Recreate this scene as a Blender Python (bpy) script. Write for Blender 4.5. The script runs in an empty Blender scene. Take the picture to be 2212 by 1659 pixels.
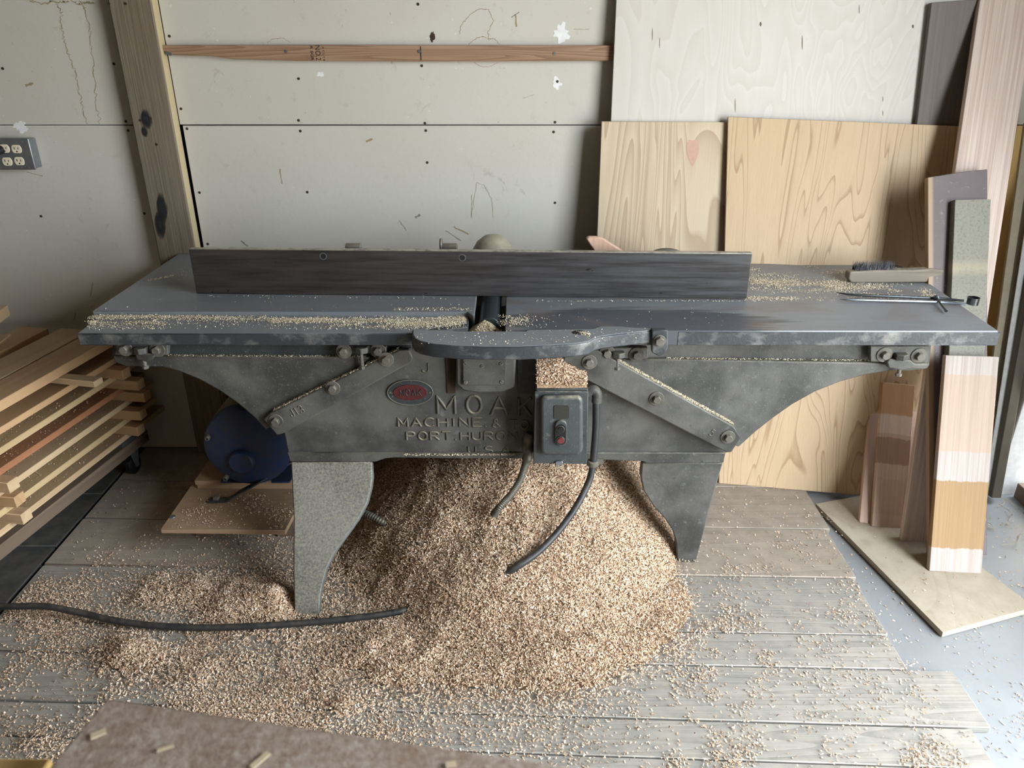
import bpy, bmesh, math, random
import numpy as np
from mathutils import Vector, Matrix
random.seed(7); rng = np.random.default_rng(7)
S = bpy.context.scene
COL = S.collection

# ---------------------------------------------------------------- camera, sky, exposure
F_PX, CAM_H, PITCH, CX, CY = 1660.0, 1.54, math.radians(25), 1106.0, 829.5
cd = bpy.data.cameras.new('camera'); cam = bpy.data.objects.new('camera', cd); COL.objects.link(cam)
cam.location = (0, 0, CAM_H); cam.rotation_euler = (math.radians(90) - PITCH, 0, 0)
cd.sensor_fit = 'HORIZONTAL'; cd.sensor_width = 36; cd.lens = 36 * F_PX / 2212; cd.clip_start = 0.02
cd.dof.use_dof = True; cd.dof.focus_distance = 2.1; cd.dof.aperture_fstop = 4.5
S.camera = cam
S.view_settings.view_transform = 'Standard'; S.view_settings.look = 'None'
S.view_settings.gamma = 1; S.view_settings.use_curve_mapping = False
S.view_settings.exposure = -0.20
w = bpy.data.worlds.new('overcast_sky'); S.world = w; w.use_nodes = True
bg = w.node_tree.nodes['Background']
bg.inputs[0].default_value = (0.875, 0.945, 1.0, 1); bg.inputs[1].default_value = 22.0
def portal(name, loc, rot, sx, sy):
    l = bpy.data.lights.new(name, 'AREA'); l.shape = 'RECTANGLE'; l.size = sx; l.size_y = sy
    l.cycles.is_portal = True
    o = bpy.data.objects.new(name, l); o.location = loc; o.rotation_euler = rot; COL.objects.link(o); return o
DOOR_Y0, DOOR_Y1, DOOR_H = -0.55, 1.40, 2.45
portal('doorway_portal', (1.99, (DOOR_Y0+DOOR_Y1)/2, DOOR_H/2), (0, math.radians(90), 0), DOOR_H, DOOR_Y1-DOOR_Y0)

# ---------------------------------------------------------------- projection helpers (photo measurements to metres)
_c, _s = math.cos(PITCH), math.sin(PITCH)
def ray(px, py):
    u = (px-CX)/F_PX; v = (CY-py)/F_PX
    return Vector((u, _c+v*_s, -_s+v*_c))
O3 = Vector((0, 0, CAM_H))
def onz(px, py, z=0.0):
    d = ray(px, py); return O3 + d*((z-CAM_H)/d.z)
def ony(px, py, y):
    d = ray(px, py); return O3 + d*(y/d.y)
def onpl(px, py, p, n):
    d = ray(px, py); n = Vector(n); return O3 + d*((Vector(p)-O3).dot(n)/d.dot(n))

# ---------------------------------------------------------------- object helpers
WORLD = {}
def setp(o, label=None, cat=None, group=None, kind=None):
    if label: o['label'] = label
    if cat: o['category'] = cat
    if group: o['group'] = group
    if kind: o['kind'] = kind
    return o
def empty(name, loc, label, cat, group=None):
    o = bpy.data.objects.new(name, None); o.empty_display_size = 0.05
    o.location = loc; COL.objects.link(o); WORLD[o] = Matrix.Translation(loc)
    return setp(o, label, cat, group)
def link(name, me, M, parent=None, mat=None, bevel=0, seg=2, smooth=False, auto=40):
    o = bpy.data.objects.new(name, me); COL.objects.link(o)
    if mat is not None and not me.materials: me.materials.append(mat)
    WORLD[o] = M
    if parent is not None:
        o.parent = parent; o.matrix_parent_inverse = Matrix.Identity(4)
        o.matrix_basis = WORLD[parent].inverted() @ M
    else: o.matrix_basis = M
    if bevel:
        b = o.modifiers.new('bevel', 'BEVEL'); b.width = bevel; b.segments = seg; b.limit_method = 'ANGLE'; b.angle_limit = math.radians(35)
    if smooth or bevel: me.shade_smooth(); me.set_sharp_from_angle(angle=math.radians(auto))
    return o
def finish(name, bm, mat, parent=None, bevel=0, seg=2, smooth=False, auto=40, M=None):
    """bm in world coordinates unless M given (then local)"""
    bmesh.ops.recalc_face_normals(bm, faces=bm.faces[:])
    if M is None:
        lo = Vector([min(v.co[i] for v in bm.verts) for i in range(3)]); hi = Vector([max(v.co[i] for v in bm.verts) for i in range(3)])
        c = (lo+hi)/2
        for v in bm.verts: v.co -= c
        M = Matrix.Translation(c)
    me = bpy.data.meshes.new(name); bm.to_mesh(me); bm.free()
    return link(name, me, M, parent, mat, bevel, seg, smooth, auto)
def bx(bm, lo, hi):
    r = bmesh.ops.create_cube(bm, size=1)
    lo, hi = Vector(lo), Vector(hi)
    for v in r['verts']: v.co = Vector([lo[i] + (v.co[i]+.5)*(hi[i]-lo[i]) for i in range(3)])
    return r['verts']
def box(name, lo, hi, mat, parent=None, bevel=0.002, **k):
    bm = bmesh.new(); bx(bm, lo, hi); return finish(name, bm, mat, parent, bevel, **k)
def prism(bm, pts, ext):
    ext = Vector(ext); a = [bm.verts.new(Vector(p)) for p in pts]; b = [bm.verts.new(Vector(p)+ext) for p in pts]
    bm.faces.new(a); bm.faces.new(b[::-1]); n = len(a)
    for i in range(n): bm.faces.new((a[i], b[i], b[(i+1) % n], a[(i+1) % n]))
def plate(name, px, Y, th, mat, parent=None, bevel=0.003, **k):
    bm = bmesh.new(); prism(bm, [ony(x, y, Y) for x, y in px], (0, th, 0)); return finish(name, bm, mat, parent, bevel, **k)
def slab(name, pts, z, th, mat, parent=None, bevel=0.003, **k):
    bm = bmesh.new(); prism(bm, [Vector((p[0], p[1], z)) for p in pts], (0, 0, -th)); return finish(name, bm, mat, parent, bevel, **k)
def frame_from(axis):
    z = Vector(axis).normalized(); x = Vector((0, 0, 1)) if abs(z.z) < .9 else Vector((1, 0, 0))
    x = (x - z*x.dot(z)).normalized(); y = z.cross(x)
    return Matrix((x, y, z)).transposed()
def cyl(bm, c, axis, r, h, n=24, r2=None):
    """from point c along axis for length h"""
    R = frame_from(axis).to_4x4()
    bmesh.ops.create_cone(bm, cap_ends=True, segments=n, radius1=r, radius2=r if r2 is None else r2, depth=h,
        matrix=Matrix.Translation(Vector(c)) @ R @ Matrix.Translation((0, 0, h/2)))
def lathe(bm, c, axis, prof, n=28):
    """prof: list of (radius, height along axis)"""
    R = frame_from(axis); c = Vector(c); rings = []
    for r, h in prof:
        if r < 1e-5: rings.append([bm.verts.new(c + R @ Vector((0, 0, h)))]); continue
        rings.append([bm.verts.new(c + R @ Vector((r*math.cos(2*math.pi*i/n), r*math.sin(2*math.pi*i/n), h))) for i in range(n)])
    for a, b in zip(rings, rings[1:]):
        for i in range(n):
            j = (i+1) % n
            if len(a) == 1 and len(b) == 1: break
            if len(a) == 1: bm.faces.new((a[0], b[i], b[j]))
            elif len(b) == 1: bm.faces.new((a[i], a[j], b[0]))
            else: bm.faces.new((a[i], a[j], b[j], b[i]))
    for rg in (rings[0], rings[-1]):
        if len(rg) > 2: bm.faces.new(rg)
def spline(pts, n=8):
    P = [Vector(p) for p in pts]; P = [2*P[0]-P[1]] + P + [2*P[-1]-P[-2]]; out = []
    for i in range(1, len(P)-2):
        for k in range(n):
            t = k/n; a, b, c, d = P[i-1:i+3]
            out.append(.5*((2*b)+(c-a)*t+(2*a-5*b+4*c-d)*t*t+(3*b-a-3*c+d)*t**3))
    out.append(P[-2]); return out
def tube(bm, pts, r, n=12, rf=None):
    pts = [Vector(p) for p in pts]; rings = []; up = None
    for i, p in enumerate(pts):
        t = (pts[min(i+1, len(pts)-1)] - pts[max(i-1, 0)]).normalized()
        if up is None: up = Vector((0, 0, 1)) if abs(t.z) < .9 else Vector((0, 1, 0))
        up = (up - t*up.dot(t)).normalized(); s = t.cross(up)
        rr = r if rf is None else rf(i)
        rings.append([bm.verts.new(p + (up*math.cos(2*math.pi*k/n) + s*math.sin(2*math.pi*k/n))*rr) for k in range(n)])
    for a, b in zip(rings, rings[1:]):
        for k in range(n): bm.faces.new((a[k], a[(k+1) % n], b[(k+1) % n], b[k]))
    bm.faces.new(rings[0]); bm.faces.new(rings[-1][::-1])
def hexbolt(name, c, axis, r, h, mat, parent, washer=1.5, rot=0.2):
    bm = bmesh.new(); c = Vector(c); a = Vector(axis).normalized()
    if washer: cyl(bm, c, a, r*washer, h*.22, 24)
    R = frame_from(a).to_4x4()
    bmesh.ops.create_cone(bm, cap_ends=True, segments=6, radius1=r, radius2=r*.93, depth=h,
        matrix=Matrix.Translation(c + a*(h*.6)) @ R @ Matrix.Rotation(rot, 4, 'Z'))
    return finish(name, bm, mat, parent, 0.0012, 1)
def text_mesh(body, size, extrude, bevel=0.0):
    cu = bpy.data.curves.new('t', 'FONT'); cu.body = body; cu.size = size; cu.extrude = extrude; cu.bevel_depth = bevel
    cu.resolution_u = 3; cu.align_x = 'LEFT'
    ob = bpy.data.objects.new('t', cu); COL.objects.link(ob)
    dg = bpy.context.evaluated_depsgraph_get(); me = bpy.data.meshes.new_from_object(ob.evaluated_get(dg))
    bpy.data.objects.remove(ob); bpy.data.curves.remove(cu); return me
def text_fit(name, body, M, width, height, depth, mat, parent, bevel=0.0):
    """text filling width x height, in the local xy plane of M (x right, y up), centred"""
    me = text_mesh(body, 1.0, 0.5, 0); n = len(me.vertices); a = np.empty(n*3, 'f'); me.vertices.foreach_get('co', a); a = a.reshape(-1, 3)
    lo, hi = a.min(0), a.max(0)
    a[:, 0] = (a[:, 0]-lo[0])/(hi[0]-lo[0])*width - width/2
    a[:, 1] = (a[:, 1]-lo[1])/(hi[1]-lo[1])*height - height/2
    a[:, 2] = (a[:, 2]-lo[2])/(hi[2]-lo[2])*depth
    me.vertices.foreach_set('co', a.ravel()); me.update(); me.materials.clear(); me.name = name
    return link(name, me, M, parent, mat, bevel, 2)
FRONT = Matrix(((1, 0, 0, 0), (0, 0, -1, 0), (0, 1, 0, 0), (0, 0, 0, 1)))   # local xy -> world xz, facing -Y
def board(name, bl, br, tl, th, mat, label=None, cat=None, parent=None, bevel=0.0015, group=None, width=None, shape=None):
    """leaning board: front face from bottom-left, bottom-right, top-left. local x width, y thickness(back), z length"""
    bl, br, tl = Vector(bl), Vector(br), Vector(tl)
    ax = (br-bl); W = ax.length if width is None else width; ax.normalize()
    az = tl-bl; az = az - ax*az.dot(ax)*0.0; L = az.length; az.normalize()
    ay = az.cross(ax).normalized(); 
    if shape is None: shape = [(0, 0), (W, 0), (W, L), (0, L)]
    # keep the sideways lean of the board: shear-free, use az as length axis and square it up on ax
    ax = ay.cross(az).normalized()
    R = Matrix((ax, ay, az)).transposed().to_4x4()
    bm = bmesh.new(); prism(bm, [Vector((x-W/2, 0, z-L/2)) for x, z in shape], (0, th, 0))
    M = Matrix.Translation(bl + ax*(W/2) + az*(L/2)) @ R
    o = finish(name, bm, mat, parent, bevel, 1, M=M)
    return setp(o, label, cat, group)

# ---------------------------------------------------------------- materials
def hexc(h):
    h = h.lstrip('#'); r = [int(h[i:i+2], 16)/255 for i in (0, 2, 4)]
    return tuple([(x/12.92 if x <= .04045 else ((x+.055)/1.055)**2.4) for x in r] + [1])
class NT:
    def __init__(self, name):
        self.m = bpy.data.materials.new(name); self.m.use_nodes = True; self.t = self.m.node_tree; self.n = self.t.nodes
        self.b = self.n['Principled BSDF']; self.tc = None
    def node(self, t, ins=None, **p):
        n = self.n.new(t)
        for k, v in p.items(): setattr(n, k, v)
        for k, v in (ins or {}).items(): self.set(n.inputs[k], v)
        return n
    def set(self, sock, v):
        if hasattr(v, 'is_linked') or hasattr(v, 'links'): self.t.links.new(v, sock)
        else: sock.default_value = v
    def co(self, kind='Object', scale=(1, 1, 1), loc=(0, 0, 0), rand=False, rot=(0, 0, 0)):
        if self.tc is None: self.tc = self.node('ShaderNodeTexCoord')
        v = self.tc.outputs[kind]
        if rand:
            oi = self.node('ShaderNodeObjectInfo')
            mm = self.node('ShaderNodeVectorMath', {0: oi.outputs['Random'], 1: (37.1, 17.7, 53.3)}, operation='MULTIPLY')
            v = self.node('ShaderNodeVectorMath', {0: v, 1: mm.outputs[0]}, operation='ADD').outputs[0]
        return self.node('ShaderNodeMapping', {'Vector': v, 'Scale': scale, 'Location': loc, 'Rotation': rot}).outputs[0]
    def noise(self, vec, scale=5, detail=4, rough=.55, dist=0):
        return self.node('ShaderNodeTexNoise', {'Vector': vec, 'Scale': scale, 'Detail': detail, 'Roughness': rough, 'Distortion': dist}).outputs[0]
    def math(self, op, a, b=0.0, clamp=False):
        return self.node('ShaderNodeMath', {0: a, 1: b}, operation=op, use_clamp=clamp).outputs[0]
    def ramp(self, f, stops, mode='LINEAR'):
        r = self.node('ShaderNodeValToRGB', {0: f}); e = r.color_ramp.elements; r.color_ramp.interpolation = mode
        while len(e) < len(stops): e.new(0.5)
        for i, (p, c) in enumerate(stops):
            e[i].position = p; e[i].color = hexc(c) if isinstance(c, str) else ((c, c, c, 1) if isinstance(c, (int, float)) else c)
        return r.outputs[0]
    def mix(self, f, a, b, blend='MIX'):
        n = self.node('ShaderNodeMix', data_type='RGBA', blend_type=blend)
        self.set(n.inputs[0], f)
        for s, v in ((n.inputs[6], a), (n.inputs[7], b)): self.set(s, hexc(v) if isinstance(v, str) else v)
        return n.outputs[2]
    def sep(self, v):
        return self.node('ShaderNodeSeparateXYZ', {0: v}).outputs
    def out(self, col, rough=.6, metal=0, bump=None, bstr=.2, bdist=.01, spec=.5):
        self.set(self.b.inputs['Base Color'], hexc(col) if isinstance(col, str) else col)
        self.set(self.b.inputs['Roughness'], rough); self.set(self.b.inputs['Metallic'], metal)
        self.b.inputs['Specular IOR Level'].default_value = spec
        if bump is not None:
            bn = self.node('ShaderNodeBump', {'Height': bump, 'Strength': bstr, 'Distance': bdist})
            self.t.links.new(bn.outputs[0], self.b.inputs['Normal'])
        return self.m
    def dust(self, col, amount, dustcol, scale=25, up=True, thr=.5):
        """mix in settled dust, on faces that look up"""
        d = self.noise(self.co('Object'), scale, 6, .65)
        d = self.ramp(d, [(max(0, thr-.14), 0.0), (min(1, thr+.14), 1.0)])
        f = self.math('MULTIPLY', d, amount)
        if up:
            g = self.node('ShaderNodeNewGeometry'); z = self.sep(g.outputs['Normal'])[2]
            f = self.math('MULTIPLY', f, self.ramp(z, [(.15, 0.0), (.75, 1.0)]))
        return self.mix(f, col, dustcol)
def wood(name, light, dark, band=14, stretch=.05, lines=.55, sharp=.25, rough=.62, dustc=None, damt=0, fine=.25, axis='z', tint=None, bstr=.15, rand=True, warp=.6, freq=3.0, mid=.45):
    """contours of a stretched noise: flat-sawn / rotary figure along the local length axis"""
    t = NT(name)
    sc = {'z': (1, 1, stretch), 'x': (stretch, 1, 1), 'y': (1, stretch, 1)}[axis]
    v = t.co('Object', sc, rand=rand)
    n = t.noise(v, freq, 2, .4, warp)
    f = t.math('FRACT', t.math('MULTIPLY', n, band))
    f = t.ramp(f, [(0, 0.0), (1-sharp, mid), (.96, 1.0), (1, 0.0)])
    fs = {'z': (1, 1, .02), 'x': (.02, 1, 1), 'y': (1, .02, 1)}[axis]
    g = t.noise(t.co('Object', fs, rand=rand), 260, 3, .6)
    big = t.noise(t.co('Object', sc, rand=rand), 1.7, 3, .5)
    c = t.mix(t.math('MULTIPLY', f, lines), light, dark)
    c = t.mix(t.math('MULTIPLY', t.math('SUBTRACT', g, .35, True), fine*2), c, dark)
    c = t.mix(t.math('MULTIPLY', big, .35), c, tint or dark)
    if dustc: c = t.dust(c, damt, dustc, 18)
    return t.out(c, rough, bump=t.math('ADD', t.math('MULTIPLY', g, .6), t.math('MULTIPLY', f, .4)), bstr=bstr, bdist=.002)
def straight(name, light, dark, n=120, rough=.6, bands=None, tint=None, lines=.5, dustc=None, damt=0):
    """quarter-sawn board: fine straight lines along z; bands = [(z0, z1, colour, strength)] of finish"""
    t = NT(name)
    v = t.co('Object', (1, 1, .015))
    w1 = t.noise(v, n, 2, .6); w2 = t.noise(t.co('Object', (1, 1, .03)), 14, 2)
    f = t.ramp(w1, [(.36, 0.0), (.62, 1.0)])
    c = t.mix(t.math('MULTIPLY', f, lines), light, dark)
    c = t.mix(t.math('MULTIPLY', w2, .4), c, tint or dark)
    if bands:
        p = t.sep(t.co('Object')); e = t.noise(t.co('Object', (14, 1, 2)), 3, 3)
        z = t.math('ADD', p[2], t.math('MULTIPLY', t.math('SUBTRACT', e, .5), .018))
        for z0, z1, bc, st in bands:
            m = t.math('MULTIPLY', t.math('MULTIPLY', t.math('SUBTRACT', z, z0), 300, True), t.math('MULTIPLY', t.math('SUBTRACT', z1, z), 300, True))
            c2 = t.mix(t.math('MULTIPLY', f, .3), bc, tuple(x*.6 for x in hexc(bc)[:3])+(1,))
            c = t.mix(t.math('MULTIPLY', m, st), c, c2)
    if dustc: c = t.dust(c, damt, dustc)
    return t.out(c, rough, bump=f, bstr=.12, bdist=.002)

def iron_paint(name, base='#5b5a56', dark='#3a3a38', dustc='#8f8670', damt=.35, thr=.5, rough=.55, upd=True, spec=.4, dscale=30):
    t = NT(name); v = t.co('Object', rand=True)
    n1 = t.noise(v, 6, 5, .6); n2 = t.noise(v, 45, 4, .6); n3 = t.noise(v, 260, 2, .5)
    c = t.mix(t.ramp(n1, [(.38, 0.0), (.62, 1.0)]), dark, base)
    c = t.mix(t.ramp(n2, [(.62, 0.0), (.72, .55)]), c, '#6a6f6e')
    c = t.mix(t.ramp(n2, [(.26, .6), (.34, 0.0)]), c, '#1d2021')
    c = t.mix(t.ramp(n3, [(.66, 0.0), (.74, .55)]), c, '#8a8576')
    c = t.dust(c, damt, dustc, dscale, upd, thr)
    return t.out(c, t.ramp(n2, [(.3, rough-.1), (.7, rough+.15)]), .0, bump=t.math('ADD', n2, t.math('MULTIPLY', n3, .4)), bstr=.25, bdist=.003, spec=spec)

M_PAINT = iron_paint('iron_grey_paint')
M_PAINT_DUSTY = iron_paint('iron_grey_paint_dusty', '#666764', '#4c4e4c', '#aea591', .75, .48, dscale=170)
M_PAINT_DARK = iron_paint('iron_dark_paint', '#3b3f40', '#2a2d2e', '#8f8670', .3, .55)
M_BOLT = iron_paint('bolt_steel', '#6d6961', '#4a4843', '#a09680', .5, .5, .45)

def m_table(dark_swathe=False):
    t = NT('planed_iron_dark_swathe' if dark_swathe else 'planed_iron'); v = t.co('Object', (.12, 1, 1)); v2 = t.co('Object')
    s = t.noise(v, 60, 4, .6); sm = t.noise(t.co('Object', (.35, 1, 1)), 5, 4, .6, .8); sp = t.noise(v2, 420, 2, .5)
    c = t.mix(sm, '#787d82', '#9a9da0')
    c = t.mix(t.math('MULTIPLY', s, .35), c, '#5a5e65')
    c = t.mix(t.ramp(sp, [(.60, 0.0), (.72, .55)]), c, '#a5a8a8')
    c = t.mix(t.ramp(sm, [(.58, 0.0), (.75, .5)]), c, '#8b8478')
    if dark_swathe:      # a darker ellipse with a noisy rim in front of the fence
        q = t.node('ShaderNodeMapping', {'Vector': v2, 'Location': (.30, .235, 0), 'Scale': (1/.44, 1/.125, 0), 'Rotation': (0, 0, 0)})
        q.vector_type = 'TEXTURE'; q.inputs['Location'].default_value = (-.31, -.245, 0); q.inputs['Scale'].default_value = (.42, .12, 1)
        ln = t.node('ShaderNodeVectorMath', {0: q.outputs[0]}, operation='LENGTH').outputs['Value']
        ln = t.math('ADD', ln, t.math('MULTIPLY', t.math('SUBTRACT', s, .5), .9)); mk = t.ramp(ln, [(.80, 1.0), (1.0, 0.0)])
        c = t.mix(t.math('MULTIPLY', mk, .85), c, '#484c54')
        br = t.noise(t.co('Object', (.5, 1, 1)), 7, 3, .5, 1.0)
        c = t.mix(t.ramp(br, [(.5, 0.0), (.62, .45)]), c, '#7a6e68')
    r = t.ramp(sm, [(.3, .34), (.7, .55)])
    return t.out(c, r, .2, bump=s, bstr=.04, bdist=.002)
M_TABLE = m_table()
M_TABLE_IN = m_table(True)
def m_edge():
    t = NT('worn_iron_edge'); v = t.co('Object', (.7, 1, 1)); n = t.noise(v, 16, 6, .68); n2 = t.noise(t.co('Object'), 90, 3)
    c = t.mix(t.ramp(n, [(.5, 0.0), (.68, .8)]), '#3d4145', '#8b8a88'); c = t.mix(t.math('MULTIPLY', n2, .35), c, '#2b2e31')
    return t.out(c, .5, .2, bump=n2, bstr=.3, bdist=.003)
M_EDGE = m_edge()
def m_fence():
    t = NT('fence_steel'); v = t.co('Object', (.06, 1, 1)); s = t.noise(v, 70, 5, .65); b = t.noise(t.co('Object', (.5, 1, 1)), 4, 4)
    p = t.noise(t.co('Object', (.6, 1, 1)), 55, 2)
    x = t.ramp(t.sep(t.co('Generated'))[0], [(.25, 0.0), (.7, 1.0)])
    c = t.mix(x, '#4d4541', '#55565a'); c = t.mix(t.ramp(s, [(.35, .85), (.62, .1)]), c, '#2b2826'); c = t.mix(t.math('MULTIPLY', b, .3), c, '#5c5754')
    c = t.mix(t.ramp(p, [(.70, 0.0), (.74, .8)]), c, '#1e1b1a')
    c = t.dust(c, .75, '#c9c3b4', 40, True, .4)
    return t.out(c, t.ramp(s, [(.3, .34), (.7, .5)]), .45, bump=s, bstr=.06, bdist=.002)
M_FENCE = m_fence()
def m_chip(name, cols):
    t = NT(name); g = t.node('ShaderNodeNewGeometry')
    c = t.ramp(g.outputs['Random Per Island'], [(i/(len(cols)-1), c) for i, c in enumerate(cols)])
    m = t.out(c, .75, spec=.25)
    t.b.inputs['Subsurface Weight'].default_value = 0.0
    return m
M_CHIP = m_chip('wood_shaving', ['#b5967a', '#d8bfa4', '#c8aa8d', '#e8d6c0', '#cdab8d', '#efe3d2', '#c2a083', '#dec6ac', '#a98a6e', '#e5d2bb'])
M_DUSTCHIP = m_chip('pale_dust', ['#d8c8a8', '#e6d8bb', '#efe4cd', '#dccdaf', '#f2e9d6'])
def m_core():
    t = NT('packed_sawdust'); n = t.noise(t.co('Object'), 260, 4, .7)
    return t.out(t.ramp(n, [(.3, '#876a50'), (.5, '#b6987a'), (.7, '#d6bfa4')]), .9, bump=n, bstr=1, bdist=.006, spec=.1)
M_CORE = m_core()
def m_simple(name, col, rough=.5, metal=0, var=.25, scale=40, dustc=None, damt=0, thr=.5, spec=.5, up=True):
    t = NT(name); n = t.noise(t.co('Object'), scale, 4, .6); b = hexc(col)
    c = t.mix(n, tuple(x*(1-var) for x in b[:3])+(1,), tuple(min(1, x*(1+var)) for x in b[:3])+(1,))
    if dustc: c = t.dust(c, damt, dustc, 35, up, thr)
    return t.out(c, rough, metal, bump=n, bstr=.08, bdist=.002, spec=spec)
M_RUBBER = m_simple('black_rubber', '#2b2c2e', .5, dustc='#8a7f6f', damt=.25, thr=.55)
M_BLACK = m_simple('black_plastic', '#18191a', .4)
M_CUTTER = m_simple('cutterhead_steel', '#3f464b', .38, .6, .3, 120)
M_GALV = m_simple('galvanised_steel', '#8f9498', .35, .75, .2, 30)
M_CONDUIT = m_simple('conduit_metal', '#5d5a52', .5, .4, .3, 60, '#8f8670', .5)
M_BLUE = m_simple('blue_motor_paint', '#18325c', .5, 0, .35, 14, '#3a352f', .6, .5, up=False)
M_MOTOR = m_simple('motor_shell', '#7b725c', .55, .1, .25, 18, '#8f8162', .6)
M_RED = m_simple('red_button', '#642a2c', .45)
M_BADGE_RED = m_simple('red_enamel', '#4f1f22', .5, .1, .35, 90)
M_IVORY = m_simple('ivory_plastic', '#e6dcc4', .35)
M_WHITE = m_simple('white_filler', '#e6e6e6', .7)
M_STAIN = m_simple('brown_stain', '#9d8d6d', .8)
M_NAIL = m_simple('rusty_nail', '#3a2d22', .6, .2)
M_SCUFF = m_simple('grey_scuff', '#8b8678', .8)
M_INK = m_simple('black_ink', '#2a1d17', .8)
M_SOCK = m_simple('slot_dark', '#15130f', .8)

def m_wall():
    t = NT('painted_wall_board'); v = t.co('Object', rand=True)
    n1 = t.noise(v, 2.2, 4, .55); n2 = t.noise(v, 24, 5, .7); n3 = t.noise(t.co('Object', (1, 1, 1), rand=True), 9, 5, .7, 1.5)
    c = t.mix(n1, '#ccc9c1', '#c1bcb0')
    c = t.mix(t.ramp(n2, [(.60, 0.0), (.78, .35)]), c, '#8f8266')
    c = t.mix(t.ramp(n3, [(.66, 0.0), (.74, .35)]), c, '#7d725c')
    sp = t.noise(v, 60, 2, .5)
    c = t.mix(t.ramp(sp, [(.745, 0.0), (.78, .35)]), c, '#7f735c')
    c = t.mix(t.ramp(sp, [(.24, .5), (.26, 0.0)]), c, '#e2dfd6')
    return t.out(c, .72, bump=t.math('ADD', n2, t.math('MULTIPLY', sp, .4)), bstr=.18, bdist=.004, spec=.3)
M_WALL = m_wall()
M_WALLTAN = m_simple('tan_wall', '#a89a80', .8, 0, .12, 12)
M_POST = wood('weathered_post', '#877b6a', '#5c5142', 30, .025, .4, .45, .85, fine=1.0, bstr=.6, tint='#716655', freq=6)
M_POSTSIDE = wood('pale_sapwood', '#bdae8c', '#8f7d5c', 10, .03, .3, .3, .8)
M_BATTEN = wood('batten_fir', '#a98a70', '#74533c', 20, .05, .8, .55, .75, axis='x', fine=.4, tint='#98775c', rand=False, freq=14, warp=.3)
M_BIRCH = wood('birch_plywood', '#cfcbc4', '#b7aea2', 16, .30, .4, .6, .55, fine=.15, tint='#c9c4bb', bstr=.05, warp=1.4, freq=4)
M_FIRPLY = wood('fir_plywood_pale', '#cdbba1', '#9c8163', 30, .075, .75, .45, .6, fine=.25, tint='#c7b498', bstr=.1, warp=.7, freq=5.5)
M_FIRPLY2 = wood('fir_plywood_warm', '#cdb493', '#94724f', 17, .12, .75, .22, .6, fine=.3, tint='#bd9f79', bstr=.1, warp=1.1, freq=6, mid=.15)
M_YPLY = wood('yellow_plywood', '#d8b878', '#b98f52', 9, .15, .4, .2, .6, tint='#cfa968')
M_FLOORPLY = wood('dusty_plywood', '#b3a996', '#938570', 12, .3, .4, .3, .8, '#bdb3a2', .5, .3, axis='y')
M_MOTORPLY = wood('motor_plywood', '#a88c70', '#846a52', 9, .2, .35, .3, .75, '#b39b80', .5, axis='x')
M_PLANK = wood('grey_floor_plank', '#a09c95', '#68655f', 26, .03, .6, .45, .75, '#b3a899', .4, .6, axis='x', tint='#8a8884', bstr=.4, freq=6)
M_PLANKW = wood('brown_floor_plank', '#a1968a', '#756a5f', 14, .03, .4, .35, .75, '#b0a394', .5, .5, axis='x', tint='#8d8377', bstr=.25, freq=5)
M_DARKPLANK = wood('dark_floor_plank', '#4b4c4b', '#2e2f2f', 12, .05, .4, .3, .8, '#857a69', .25, .4, axis='x')
def m_conc():
    t = NT('smooth_concrete'); v = t.co('Object'); n = t.noise(v, 3, 5, .6, .6); n2 = t.noise(v, 40, 4, .6)
    c = t.mix(n, '#7f8388', '#a0a1a1'); c = t.mix(t.math('MULTIPLY', n2, .3), c, '#6f7276')
    return t.out(c, t.ramp(n, [(.35, .33), (.65, .6)]), bump=n2, bstr=.1, bdist=.003)
M_CONC = m_conc()
M_GROUND = m_simple('outside_dirt', '#b7a88c', .95, 0, .3, 6)
M_CEIL = m_simple('bare_ceiling_boards', '#55493b', .85, 0, .2, 6)
M_INNER = m_simple('inner_wall', '#857966', .85, 0, .1, 4)
M_PINE = [wood('pine_board_%s' % n, a, b, k, .05, l, .25, .6, '#b59a74', .3, .25, tint=tn) for n, a, b, k, l, tn in
          (('honey', '#c2a07a', '#9c7750', 9, .4, '#b8946b'), ('pale', '#c9b08e', '#a5825a', 12, .45, '#bfa483'),
           ('red', '#a87553', '#774830', 14, .65, '#9c6a48'), ('straw', '#c6ae85', '#a0825a', 16, .5, '#bca47c'))]
M_STRAW = m_simple('dry_straw', '#b5a78c', .8)
M_PALECHIP = m_simple('pale_chip_wood', '#bfae92', .8)
M_RAIL = wood('cart_rail_wood', '#7d6a59', '#54453a', 16, .03, .5, .3, .75)

# ---------------------------------------------------------------- the shell of the shop
WY = 2.70
def structure(o): o['kind'] = 'structure'; return o
floor = structure(box('floor', (-4, -3.2, -.12), (2.0, 2.72, -.02), M_CONC, bevel=0))
ground = structure(box('outside_ground', (2.0, -9, -.16), (14, 9, -.06), M_GROUND, bevel=0))
ground2 = structure(box('outside_yard', (-8, -12, -.16), (2.0, -3.2, -.06), M_GROUND, bevel=0))
ceiling = structure(box('ceiling', (-4, -3.2, 2.75), (2.1, 2.85, 2.85), M_CEIL, bevel=0))
wl = structure(box('wall_left', (-4.1, -3.2, -.02), (-4, 2.8, 2.75), M_INNER, bevel=0))
wr = structure(box('wall_right', (1.90, 2.43, -.02), (2.0, 2.85, 2.75), M_YPLY, bevel=0))
bm = bmesh.new(); bx(bm, (1.90, -3.2, -.02), (2.0, DOOR_Y0, 2.75)); bx(bm, (1.90, DOOR_Y0, DOOR_H), (2.0, 2.43, 2.75))
structure(finish('wall_right', bm, M_INNER))
bm = bmesh.new()
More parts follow.
